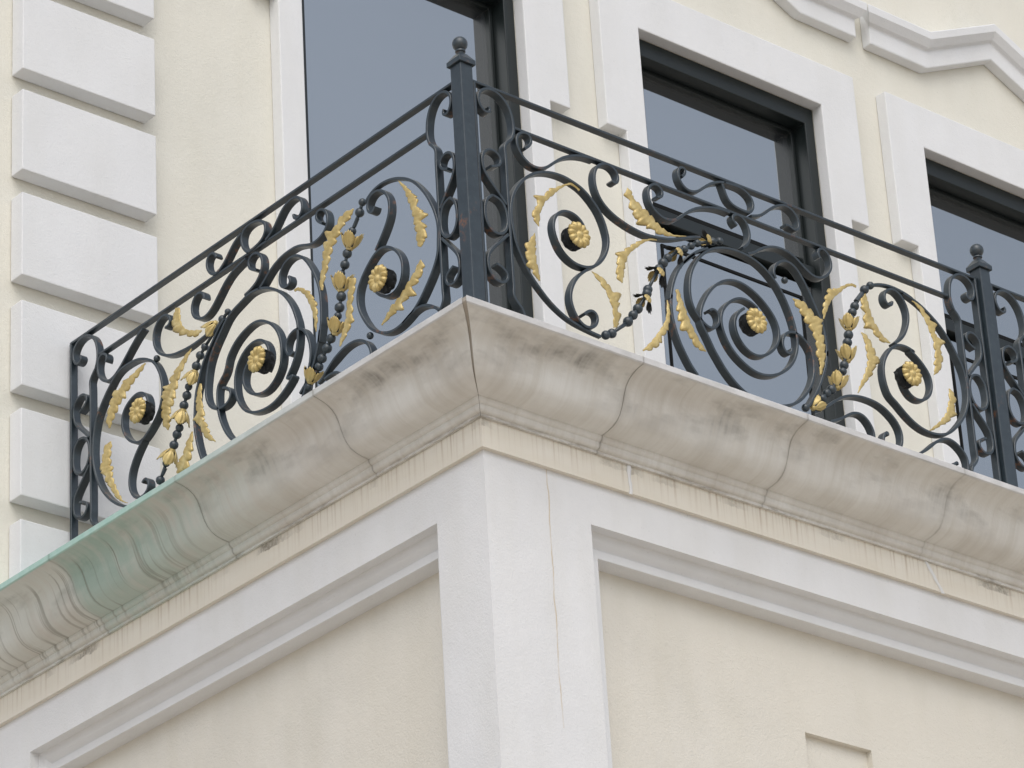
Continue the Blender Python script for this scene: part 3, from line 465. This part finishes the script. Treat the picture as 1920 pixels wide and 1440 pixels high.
def run_stone(side, s0, s1, mitre, mat):
    """one stone; side 'front' runs along +x at y = d, side 'side' runs along +y at x = d"""
    bm = bmesh.new(); run = bm.loops.layers.uv.new('run'); ends = bm.loops.layers.uv.new('ends')
    ns = max(2, int((s1 - s0) / 0.05)); vl = [0.0]
    for i in range(1, len(PROF)):
        vl.append(vl[-1] + math.hypot(PROF[i][0] - PROF[i - 1][0], PROF[i][1] - PROF[i - 1][1]))
    v0 = vl[2]
    rows = []
    jit = random.uniform(-0.0012, 0.0012)
    for k in range(ns + 1):
        f = k / ns; row = []
        for j, (d, z) in enumerate(PROF):
            st = (d + (gapw(d) if side == 'side' else 0.0015)) if mitre else s0
            s_ = st + (s1 - st) * f
            zz = z - 0.0005 * random.random() + (jit if z < -0.001 else 0)
            dd = d + jit
            p = (s_, dd, zz) if side == 'front' else (dd, s_, zz)
            row.append((bm.verts.new(p), s_, vl[j] - v0, min((s_ - st) if not mitre else 9, s1 - s_)))
        rows.append(row)
    for k in range(ns):
        for j in range(len(PROF) - 1):
            q = (rows[k][j], rows[k + 1][j], rows[k + 1][j + 1], rows[k][j + 1])
            fc = bm.faces.new([w[0] for w in q])
            for lp, w in zip(fc.loops, q):
                lp[run].uv = (w[1], w[2]); lp[ends].uv = (w[3], 0)
    for row in (rows[0], rows[-1]):
        try:
            fc = bm.faces.new([w[0] for w in row])
            for lp, w in zip(fc.loops, row): lp[run].uv = (w[1], w[2]); lp[ends].uv = (0, 0)
        except ValueError: pass
    bmesh.ops.recalc_face_normals(bm, faces=bm.faces)
    o = obj('cornice_stone', bm, mat, bal)
    for p in o.data.polygons: p.use_smooth = True
    md = o.modifiers.new('edges', 'EDGE_SPLIT'); md.split_angle = math.radians(32)
    return o
J = 0.0009
fr = [0.0, 0.799, 1.593, 2.408, 3.215, 4.02, 4.83, 5.64, 6.45, 8.0]
for i in range(len(fr) - 1): run_stone('front', fr[i] + J, fr[i + 1] - J, i == 0, M_stone)
sd = [0.0, 0.841, 1.667, 2.486, 3.30, 4.12, 5.0]
for i in range(len(sd) - 1): run_stone('side', sd[i] + J, sd[i + 1] - J, i == 0, M_stone_green)
# mortar fillet at the mitre, a touch behind the stone faces
bm = bmesh.new(); A_, B_ = [], []
for d, z in PROF[2:20]:
    e = 0.003
    A_.append(bm.verts.new((d + e, d + e - 0.001, z + (0.003 if z < -0.02 else -0.003)))); B_.append(bm.verts.new((d + e, d + e + gapw(d) + 0.003, z + (0.003 if z < -0.02 else -0.003))))
for i in range(len(A_) - 1): bm.faces.new((A_[i], B_[i], B_[i + 1], A_[i + 1]))
obj('mortar_joint', bm, M_mortar, bal)
# dark core that closes the joints, and the balcony floor
bm = bmesh.new()
pc = [(d + 0.014, z + (0.012 if z < -0.02 else -0.012)) for d, z in PROF[2:28]]
for side in ('front', 'side'):
    rows = []
    for s_ in (None, 4.9 if side == 'side' else 7.9):
        rows.append([bm.verts.new(((s_ if s_ else d + 0.012), d, z) if side == 'front' else (d, (s_ if s_ else d + 0.012), z)) for d, z in pc])
    for j in range(len(pc) - 1): bm.faces.new((rows[0][j], rows[1][j], rows[1][j + 1], rows[0][j + 1]))
obj('joint_core', bm, M_core, bal)
bm = bmesh.new(); box(bm, 0.302, 8.0, 0.302, 5.0, -0.20, -0.003)
obj('balcony_floor', bm, M_mortar, bal)

# fascia
bm = bmesh.new(); run = bm.loops.layers.uv.new('run')
FD, FZ0, FZ1 = 0.281, -0.267, -0.3745
def fq(pts, uvs):
    f = bm.faces.new([bm.verts.new(p) for p in pts])
    for lp, u in zip(f.loops, uvs): lp[run].uv = u
for a0, a1 in ((0, 8.0 - FD),):
    fq([(FD, FD, FZ0), (8, FD, FZ0), (8, FD, FZ1), (FD, FD, FZ1)], [(10 + FD, 0), (18, 0), (18, 0.107), (10 + FD, 0.107)])
    fq([(FD, FD, FZ1), (8, FD, FZ1), (8, 0.33, FZ1), (0.33, 0.33, FZ1)], [(10 + FD, 0.107), (18, 0.107), (18, 0.15), (10.3, 0.15)])
    fq([(FD, 5, FZ0), (FD, FD, FZ0), (FD, FD, FZ1), (FD, 5, FZ1)], [(5, 0), (FD, 0), (FD, 0.107), (5, 0.107)])
    fq([(FD, 5, FZ1), (FD, FD, FZ1), (0.33, 0.33, FZ1), (0.33, 5, FZ1)], [(5, 0.107), (FD, 0.107), (0.3, 0.15), (5, 0.15)])
obj('fascia', bm, M_fascia, bal)
for x, wv in ((0.957, 0.008), (2.45, 0.009)):
    bm = bmesh.new(); pr = random.Random(int(x * 100)); pts = []
    n = 9
    slope = 0.0 if x < 1 else 0.075
    for k in range(n + 1):
        z = FZ0 - (FZ0 - FZ1 + (0.006 if k == n else 0)) * k / n
        w_ = wv * (0.75 + 0.5 * pr.random())
        cx = x + slope * k / n + 0.003 * pr.uniform(-1, 1)
        pts.append([(cx - w_, FD - 0.0012, z), (cx - w_ * 0.5, FD - 0.0045, z), (cx + w_ * 0.5, FD - 0.0045, z), (cx + w_, FD - 0.0012, z)])
    vv = [[bm.verts.new(p) for p in r] for r in pts]
    for k in range(n):
        for j in range(3): bm.faces.new((vv[k][j], vv[k][j + 1], vv[k + 1][j + 1], vv[k + 1][j]))
    obj('caulk_smear', bm, M_caulk, bal, smooth=True)

# lower wall: white frame with two sunk panels
LP = 0.30; ZB = -7.5; PZ = -6.0
RX0, RX1, RZ = 0.774, 6.4, -0.534
SY0, SY1, SZ = 0.562, 3.063, -0.549
bm = bmesh.new()
def quad(*p): bm.faces.new([bm.verts.new(q) for q in p])
T = -0.36
quad((LP, LP, T), (RX0, LP, T), (RX0, LP, ZB), (LP, LP, ZB))
quad((RX0, LP, T), (RX1, LP, T), (RX1, LP, RZ), (RX0, LP, RZ))
quad((RX0, LP, PZ), (RX1, LP, PZ), (RX1, LP, ZB), (RX0, LP, ZB))
quad((RX1, LP, T), (9, LP, T), (9, LP, ZB), (RX1, LP, ZB))
quad((LP, SY0, T), (LP, LP, T), (LP, LP, ZB), (LP, SY0, ZB))
quad((LP, SY1, T), (LP, SY0, T), (LP, SY0, SZ), (LP, SY1, SZ))
quad((LP, SY1, PZ), (LP, SY0, PZ), (LP, SY0, ZB), (LP, SY1, ZB))
quad((LP, 5, T), (LP, SY1, T), (LP, SY1, ZB), (LP, 5, ZB))
bmesh.ops.remove_doubles(bm, verts=bm.verts, dist=0.0005)
obj('lower_wall', bm, M_pier, bal)
PP = [(0.0, 0.0), (0.040, 0.001), (0.042, 0.004), (0.044, 0.012), (0.048, 0.022), (0.055, 0.031), (0.063, 0.038), (0.069, 0.045), (0.072, 0.051), (0.067, 0.052), (0.067, 0.082), (0.069, 0.084), (0.142, 0.085)]
def panel(side, a0, a1, zt, zb, name):
    """moulding swept round a sunk panel with mitred corners, then the cream field"""
    bm = bmesh.new(); rings = []
    def P(s_, d, z): return (s_, LP + d, z) if side == 'front' else (LP + d, s_, z)
    for d, h in PP:
        rings.append([bm.verts.new(P(*q)) for q in ((a0 + h, d, zb + h), (a0 + h, d, zt - h), (a1 - h, d, zt - h), (a1 - h, d, zb + h))])
    for i in range(len(PP) - 1):
        for j in range(4):
            bm.faces.new((rings[i][j], rings[i][(j + 1) % 4], rings[i + 1][(j + 1) % 4], rings[i + 1][j]))
    o = obj('panel_moulding', bm, M_white, bal)
    for p in o.data.polygons: p.use_smooth = True
    md = o.modifiers.new('edges', 'EDGE_SPLIT'); md.split_angle = math.radians(35)
    return o
panel('front', RX0, RX1, RZ, PZ, 'front')
panel('side', SY0, SY1, SZ, PZ, 'side')
bm = bmesh.new(); D0 = LP + 0.1405
cells(bm, [RX0 + 0.08, 1.879, 2.217, RX1 - 0.08], [PZ + 0.08, -1.60, -1.020, RZ - 0.08], lambda x, z: not (1.879 < x < 2.217 and -1.60 < z < -1.02), D0, D0 + 0.03)
box(bm, 1.87, 2.23, D0 + 0.026, D0 + 0.06, -1.62, -1.0)
obj('panel_field', bm, M_cream2, bal)
bm = bmesh.new()
vv = [bm.verts.new(p) for p in ((D0, SY0 + 0.08, SZ - 0.08), (D0, SY0 + 0.08, PZ + 0.08), (D0, SY1 - 0.08, PZ + 0.08), (D0, SY1 - 0.08, SZ - 0.08))]
bm.faces.new(vv)
obj('panel_field', bm, M_cream2, bal)

# ------------------------------------------------------------------ railing
AX = 0.30                                              # both panel planes run through x = 0.30 and y = 0.30
DEP, THK = 0.034, 0.0108
BACK = 0.0045                                           # bars are set back so that their front faces line up
def PF(u, z, o=0.0): return Vector((u, AX + o, z))     # front panel
def PS(u, z, o=0.0): return Vector((AX + o, u, z))     # side panel
def crom(pts, step=0.007):
    P = [Vector(p) for p in pts]
    out = []
    for i in range(len(P) - 1):
        p0 = P[i - 1] if i else P[0] * 2 - P[1]
        p1, p2 = P[i], P[i + 1]
        p3 = P[i + 2] if i + 2 < len(P) else P[-1] * 2 - P[-2]
        n = max(2, int((p2 - p1).length / step))
        for k in range(n):
            t_ = k / n
            out.append(0.5 * ((2 * p1) + (p2 - p0) * t_ + (2 * p0 - 5 * p1 + 4 * p2 - p3) * t_ * t_ + (3 * p1 - p0 - 3 * p2 + p3) * t_ ** 3))
    out.append(P[-1])
    for _ in range(14):                                # iron the digitising wobble out
        q = [out[0]] + [out[i] * 0.5 + (out[i - 1] + out[i + 1]) * 0.25 for i in range(1, len(out) - 1)] + [out[-1]]
        out = q
    return out
def bar(bm, pts, P, thk=THK, dep=DEP, taper=(1, 1), smooth=True, off=BACK):
    """flat bar on edge: swept along a line of the panel plane, corners eased"""
    c = crom(pts) if smooth else [Vector(p) for p in pts]
    e = 0.0016; n = len(c); rows = []
    for i in range(n):
        tdir = (c[min(i + 1, n - 1)] - c[max(i - 1, 0)])
        if tdir.length < 1e-9: tdir = Vector((1, 0))
        tdir.normalize(); nn = Vector((-tdir.y, tdir.x))
        f = min(i, n - 1 - i) / max(1, n - 1)
        k = 1.0
        if taper[0] < 1 and i < n * 0.3: k = taper[0] + (1 - taper[0]) * i / (n * 0.3)
        if taper[1] < 1 and i > n * 0.7: k = taper[1] + (1 - taper[1]) * (n - 1 - i) / (n * 0.3)
        h, d = thk / 2, dep / 2 * k
        row = []
        for a, o in ((h - e, -d), (h, -d + e), (h, d - e), (h - e, d), (-h + e, d), (-h, d - e), (-h, -d + e), (-h + e, -d)):
            q = c[i] + nn * a
            row.append(bm.verts.new(P(q.x, q.y, o + off)))
        rows.append(row)
    for i in range(n - 1):
        for j in range(8):
            bm.faces.new((rows[i][j], rows[i + 1][j], rows[i + 1][(j + 1) % 8], rows[i][(j + 1) % 8]))
    bm.faces.new(rows[0]); bm.faces.new(list(reversed(rows[-1])))
def m2(pts): return [(p[0] / 1000.0, p[1] / 1000.0) for p in pts]
def autosmooth(o, deg=30):
    for p in o.data.polygons: p.use_smooth = True
    md = o.modifiers.new('edges', 'EDGE_SPLIT'); md.split_angle = math.radians(deg)
def iron(name, pts_list, P, parent, **kw):
    bm = bmesh.new()
    for pts in pts_list: bar(bm, pts, P, **kw)
    bmesh.ops.recalc_face_normals(bm, faces=bm.faces)
    o = obj(name, bm, M_iron, parent); autosmooth(o); return o
def ball(bm, c, r, seg=16):
    bmesh.ops.create_uvsphere(bm, u_segments=seg, v_segments=10, radius=r, matrix=Matrix.Translation(c))
def tube(bm, p, q, r, seg=10):
    d = q - p
    bmesh.ops.create_cone(bm, cap_ends=True, segments=seg, radius1=r, radius2=r, depth=d.length, matrix=Matrix.Translation((p + q) / 2) @ d.to_track_quat('Z', 'Y').to_matrix().to_4x4())

def leaf(rows, P, parent, idx, stem_first):
    """acanthus leaf of cast sheet: spine, two serrated blades, raised veins"""
    rnd = random.Random(idx * 31 + 5)
    C = crom([(c[0] / 1000, c[1] / 1000) for c, l, r in rows], 0.0028)
    n = len(C)
    acc = [0.0]
    raw = [Vector((c[0] / 1000, c[1] / 1000)) for c, l, r in rows]
    for i in range(1, len(raw)): acc.append(acc[-1] + (raw[i] - raw[i - 1]).length)
    tot = acc[-1]; s = 0.0; bm = bmesh.new(); out = []
    cl_ = [0.0]
    for i in range(1, n): cl_.append(cl_[-1] + (C[i] - C[i - 1]).length)
    tilt = rnd.uniform(-0.12, 0.12)
    bow = rnd.uniform(0.004, 0.009)
    for i in range(n):
        f = cl_[i] / cl_[-1] * tot
        k = 0
        while k < len(acc) - 2 and acc[k + 1] < f: k += 1
        t_ = (f - acc[k]) / max(1e-6, acc[k + 1] - acc[k]); t_ = min(1, max(0, t_)); ts = t_ * t_ * (3 - 2 * t_)
        def side(j):
            a = Vector(rows[k][j]) / 1000 - raw[k]; b_ = Vector(rows[k + 1][j]) / 1000 - raw[k + 1]
            return a.lerp(b_, ts)
        g0 = (cl_[-1] - cl_[i]) if stem_first else cl_[i]     # distance from the tip
        per = 0.036
        def lobe(ph):
            q = (g0 / per + ph) % 1.0                          # blunt point towards the tip, notch behind it
            s3 = abs(((g0 / 0.0075) % 1.0) - 0.5)
            return 0.86 + 0.52 * (q / 0.16 if q < 0.16 else 1 - ((q - 0.16) / 0.84) ** 2.4) - 0.10 * s3
        L, R = side(1) * lobe(0.1), side(2) * lobe(0.55)
        wl, wr = L.length, R.length
        b0 = -bow * math.sin(math.pi * f / tot) - 0.004
        row = []
        for vec, a, w_ in ((L, 1.0, -1), (L, 0.68, -1), (L, 0.32, -1), (L, 0.0, 0), (R, 0.32, 1), (R, 0.68, 1), (R, 1.0, 1)):
            q = C[i] + vec * a
            wd = wl if w_ < 0 else wr
            o = b0 - 0.14 * wd * math.sin(a * math.pi * 0.9) + (0.14 * wd * a * a) + tilt * w_ * wd * a
            if 0.1 < a < 0.9: o += 0.018 * wd * math.sin(g0 / 0.018 * 2 * math.pi + a * 4)
            if a == 0.0: o -= 0.0015
            row.append(bm.verts.new(P(q.x, q.y, o)))
        out.append(row)
    for i in range(n - 1):
        for j in range(6): bm.faces.new((out[i][j], out[i + 1][j], out[i + 1][j + 1], out[i][j + 1]))
    return obj('leaf', bm, M_gold, parent, smooth=True, solid=(0.0022, 0))

def cup(base, tip, size, P, parent, dark_sides):
    """calyx of four serrated petals round the string of beads, gold with dark insides; dark_sides: side petals dark instead"""
    b0, t0 = P(base[0] / 1000, base[1] / 1000), P(tip[0] / 1000, tip[1] / 1000)
    ax = (t0 - b0).normalized()
    fwd = P(0, 0, -1) - P(0, 0, 0); fwd = (fwd - ax * fwd.dot(ax)).normalized(); sdv = ax.cross(fwd)
    Ln = size / 1000.0 * 1.0; bm = bmesh.new()
    for q in range(4):
        th0 = q * math.pi / 2 + (0.0 if dark_sides else 0.6); rows = []; nf0 = len(bm.faces)
        flare = (0.9 if q % 2 else 0.12) if dark_sides else 0.30
        nv, nu = 9, 12
        for i in range(nv + 1):
            v = i / nv; row = []
            for j in range(nu + 1):
                u = j / nu * 2 - 1
                cut = 1 - 0.26 * abs(u) ** 2.2 - (0.12 if j % 2 else 0.0)
                vv_ = v * cut
                rad = 0.20 + 0.34 * math.sin(min(1, vv_ * 1.7) * math.pi / 2) + flare * max(0, vv_ - 0.45) ** 1.2
                hw = (0.36 + 0.34 * math.sin(min(1.0, vv_ * 1.1) * math.pi)) * (0.62 if dark_sides and q % 2 else 1.0)
                th = th0 + u * hw * 1.15
                rad *= 1 + 0.05 * math.cos(u * 9)
                row.append(bm.verts.new(b0 + ax * (vv_ * Ln) + (fwd * math.cos(th) + sdv * math.sin(th)) * (rad * Ln)))
            rows.append(row)
        for i in range(nv):
            for j in range(nu):
                f = bm.faces.new((rows[i][j], rows[i][j + 1], rows[i + 1][j + 1], rows[i + 1][j]))
                if dark_sides and q % 2: f.material_index = 1  # side petals dark on both faces
    bm.normal_update()
    ctr = b0 + ax * Ln * 0.4
    for f in bm.faces:
        c = f.calc_center_median(); rr = (c - b0) - ax * (c - b0).dot(ax)
        if f.normal.dot(rr) < 0: f.normal_flip()
    bmesh.ops.create_cone(bm, cap_ends=True, segments=12, radius1=0.17 * Ln, radius2=0.24 * Ln, depth=0.16 * Ln, matrix=Matrix.Translation(b0) @ ax.to_track_quat('Z', 'Y').to_matrix().to_4x4())
    return obj('cup', bm, [M_gold, M_dark], parent, smooth=True, solid=(0.0016, 0 if dark_sides else 1))

def flower(c, P, parent):
    """gilded rosette of twelve ribbed petals on a dark scalloped back plate"""
    ctr = P(c[0] / 1000, c[1] / 1000, -0.055); bk = P(c[0] / 1000, c[1] / 1000, -0.010)
    eu = (P(1, 0, 0) - P(0, 0, 0)); ez = Vector((0, 0, 1)); eo = (P(0, 0, -1) - P(0, 0, 0))
    bm = bmesh.new(); R = 0.052; nr, na = 12, 120; rows = []
    for i in range(nr + 1):
        f = i / nr; row = []
        for j in range(na):
            a = j / na * 2 * math.pi
            pet = abs(math.cos(a * 6))
            k = R * f * (0.84 + 0.16 * pet ** 0.6) if f > 0.35 else R * f
            h = 0.0
            if f < 0.26: h = 0.012 * math.sqrt(max(0, 1 - (f / 0.26) ** 2)) + 0.004
            else:
                g_ = (f - 0.26) / 0.74
                h = 0.004 + 0.013 * math.sin(g_ * math.pi * 0.72) * (0.5 + 0.5 * pet ** 0.5) + 0.0012 * math.cos(a * 24) * g_ - 0.012 * g_ ** 4
            row.append(bm.verts.new(ctr + eu * (k * math.cos(a)) + ez * (k * math.sin(a)) + eo * h))
        rows.append(row)
    for i in range(nr):
        for j in range(na):
            q = (rows[i][j], rows[i][(j + 1) % na], rows[i + 1][(j + 1) % na], rows[i + 1][j])
            bm.faces.new(q)
    bmesh.ops.remove_doubles(bm, verts=bm.verts, dist=1e-6)
    bmesh.ops.recalc_face_normals(bm, faces=bm.faces)
    fl = obj('flower', bm, M_gold, parent, smooth=True, solid=(0.003, 0))
    bm = bmesh.new(); ring = [[], []]
    for s_, o in ((0, 0.016), (1, 0.0)):
        for j in range(48):
            a = j / 48 * 2 * math.pi; k = 0.047 * (0.86 + 0.14 * abs(math.cos(a * 5)))
            ring[s_].append(bm.verts.new(bk + eu * (k * math.cos(a)) + ez * (k * math.sin(a)) + eo * (o + 0.006 * math.cos(a * 10))))
    bm.faces.new(ring[0]); bm.faces.new(list(reversed(ring[1])))
    for j in range(48): bm.faces.new((ring[0][j], ring[0][(j + 1) % 48], ring[1][(j + 1) % 48], ring[1][j]))
    tube(bm, bk - eo * 0.012, ctr, 0.014)
    bmesh.ops.recalc_face_normals(bm, faces=bm.faces)
    obj('flower_back', bm, M_dark, fl)

def garland(items, P, parent, dark_sides=False):
    bm = bmesh.new()
    # the wire the beads are threaded on
    cs = [Vector((i[1][0] / 1000, i[1][1] / 1000)) for i in items if i[0] == 'b']
    for a, b_ in zip(cs, cs[1:]): tube(bm, P(a.x, a.y), P(b_.x, b_.y), 0.0065)
    gr = obj('garland', bm, M_iron, parent, smooth=True)
    for it in items:
        if it[0] == 'b':
            bm = bmesh.new(); ball(bm, P(it[1][0] / 1000, it[1][1] / 1000), it[2] / 1000.0)
            obj('bead', bm, M_iron, gr, smooth=True)
        elif it[0] == 'r':
            bm = bmesh.new(); tube(bm, P(it[1][0] / 1000, it[1][1] / 1000), P(it[2][0] / 1000, it[2][1] / 1000), it[3] / 1000.0)
            o = obj('collar', bm, M_iron, gr); autosmooth(o)
        else: cup(it[1], it[2], it[3], P, gr, dark_sides)
    return gr

def frame_unit(P, parent, u_out, u_in):
    """S - ring - S ladder between the outer and the inner upright, with the big curls at top and bottom"""
    k = (u_in - u_out) / (0.478 - 0.355)
    def mp(pts): return [(u_out + (u / 1000 - 0.355) * k, z / 1000) for u, z in pts]
    def mir(pts): return [(u, 1.146 - z) for u, z in pts]
    loop = mp(FRAME['loop'])
    neck = mp(FRAME['bar'])[:6]
    iron('frame_scroll', [loop], P, parent)
    iron('frame_scroll', [mir(loop)], P, parent)
    x = u_in
    top = neck[:4] + [(x, 0.86)]
    iron('upright', [top + [(x, 0.7), (x, 0.573), (x, 0.45)] + mir(top)[::-1]], P, parent)
    iron('upright', [[(u_out - 0.008 * (1 if k > 0 else -1), 0.036), (u_out - 0.008 * (1 if k > 0 else -1), 1.10)]], P, parent, smooth=False)
    iron('frame_scroll', [mp(FRAME['S2'])], P, parent)
    iron('frame_scroll', [mir(mp(FRAME['S2']))], P, parent)
    iron('frame_ring', [mp(FRAME['O'])], P, parent)

def railing_panel(SC, LV, GA, FLW, BL, P, base, u0, u1, rails2, label, frames, group):
    root = thing('iron_railing', base, label, 'railing', group)
    iron('top_rail', [[(u0, 1.1065), (u1, 1.1065)]], P, root, smooth=False, thk=0.011, dep=0.028)
    iron('rail', [[(rails2[0], 0.9735), (rails2[1], 0.9735)]], P, root, smooth=False, thk=0.011, dep=0.0265)
    iron('rail', [[(u0, 0.0395), (u1, 0.0395)]], P, root, smooth=False, thk=0.011, dep=0.028)
    iron('rail', [[(rails2[0], 0.170), (rails2[1], 0.170)]], P, root, smooth=False, thk=0.011, dep=0.0265)
    for k, pts in SC.items():
        kw = {}
        if k in ('C3arm',): kw['taper'] = (0.45, 1)
        if k == 'C2': kw['taper'] = (1, 0.45)
        if k == 'C1' and P is PF: kw['taper'] = (0.5, 1)
        if k == 'C3': kw['taper'] = (0.5, 1)
        iron('scroll', [m2(pts)], P, root, **kw)
    stems = (8, 11) if P is PF else (0, 3, 4, 5, 6, 9)
    for i, r in enumerate(LV): leaf(r, P, root, i + (40 if P is PS else 0), i in stems)
    for i, it in enumerate(GA): garland(it, P, root, P is PF and i == 0)
    for c in FLW: flower(c, P, root)
    for c in BL:
        bm = bmesh.new(); ball(bm, P(c[0] / 1000, c[1] / 1000), 0.0135)
        obj('collar_ball', bm, M_iron, root, smooth=True)
    for a, b_ in frames: frame_unit(P, root, a, b_)
    return root
G_ = 'balcony railing panels'
P2 = 2.992
front_panel = railing_panel(SCROLL_FRONT, LEAVES_FRONT, GARLAND_FRONT, FLOWER_FRONT, BALL_FRONT, PF, (1.65, AX, 0.0), 0.331, P2 - 0.031, (0.522, 2.776),
    'wrought iron railing panel facing the front between the two ball-topped posts', [(0.357, 0.478), (2.940, 2.828)], G_)
side_panel = railing_panel(SCROLL_SIDE, LEAVES_SIDE, GARLAND_SIDE, FLOWER_SIDE, BALL_SIDE, PS, (AX, 1.55, 0.0), 0.331, 2.772, (0.50, 2.578),
    'wrought iron railing panel running back from the corner post to the quoined wall', [(0.350, 0.4555), (2.757, 2.628)], G_)
def children(o): return [c for c in COL.objects if c.parent == o]
def dup(o, parent=None):
    c = o.copy(); COL.objects.link(c); c.parent = parent
    for ch in children(o): dup(ch, c)
    return c
nxt = dup(front_panel)
nxt.location.x += P2 - 0.30
tag(nxt, 'cropped wrought iron railing panel beyond the second ball-topped post, at the right edge', 'railing', G_)

def post(x, y, label):
    root = thing('railing_post', (x, y, 0.0), label, 'post', 'ball-topped railing posts')
    bm = bmesh.new(); h = 0.0285
    box(bm, x - h, x + h, y - h, y + h, -0.002, 1.152)
    obj('shaft', bm, M_iron, root, bevel=0.003)
    bm = bmesh.new(); w = 0.0375
    lv = [(w, 1.1525), (w, 1.172), (w - 0.003, 1.176), (0.017, 1.202), (0.0125, 1.206)]
    rows = [[bm.verts.new((x + sx * r, y + sy * r, z)) for sx, sy in ((-1, -1), (1, -1), (1, 1), (-1, 1))] for r, z in lv]
    for i in range(len(rows) - 1):
        for j in range(4): bm.faces.new((rows[i][j], rows[i][(j + 1) % 4], rows[i + 1][(j + 1) % 4], rows[i + 1][j]))
    bm.faces.new(list(reversed(rows[0]))); bm.faces.new(rows[-1])
    obj('cap', bm, M_iron, root, bevel=0.0015)
    bm = bmesh.new(); prof = [(0.0125, 1.204), (0.0135, 1.210), (0.019, 1.214), (0.019, 1.219), (0.0135, 1.222)]
    R = 0.0285; zc = 1.248
    for k in range(13):
        a = -math.pi / 2 + 0.42 + (math.pi - 0.42) * k / 12
        prof.append((R * math.cos(a), zc + R * math.sin(a)))
    prof[-1] = (0.0004, prof[-1][1]); seg = 28
    rows = [[bm.verts.new((x + r * math.cos(2 * math.pi * j / seg), y + r * math.sin(2 * math.pi * j / seg), z)) for j in range(seg)] for r, z in prof]
    for i in range(len(rows) - 1):
        for j in range(seg): bm.faces.new((rows[i][j], rows[i][(j + 1) % seg], rows[i + 1][(j + 1) % seg], rows[i + 1][j]))
    bm.faces.new(rows[-1]); bm.faces.new(list(reversed(rows[0])))
    o = obj('ball_finial', bm, M_iron, root); autosmooth(o, 40)
    return root
post(AX, AX, 'square iron post with a ball finial standing on the corner of the cornice')
post(P2, AX, 'square iron post with a ball finial between the front panel and the cropped panel')
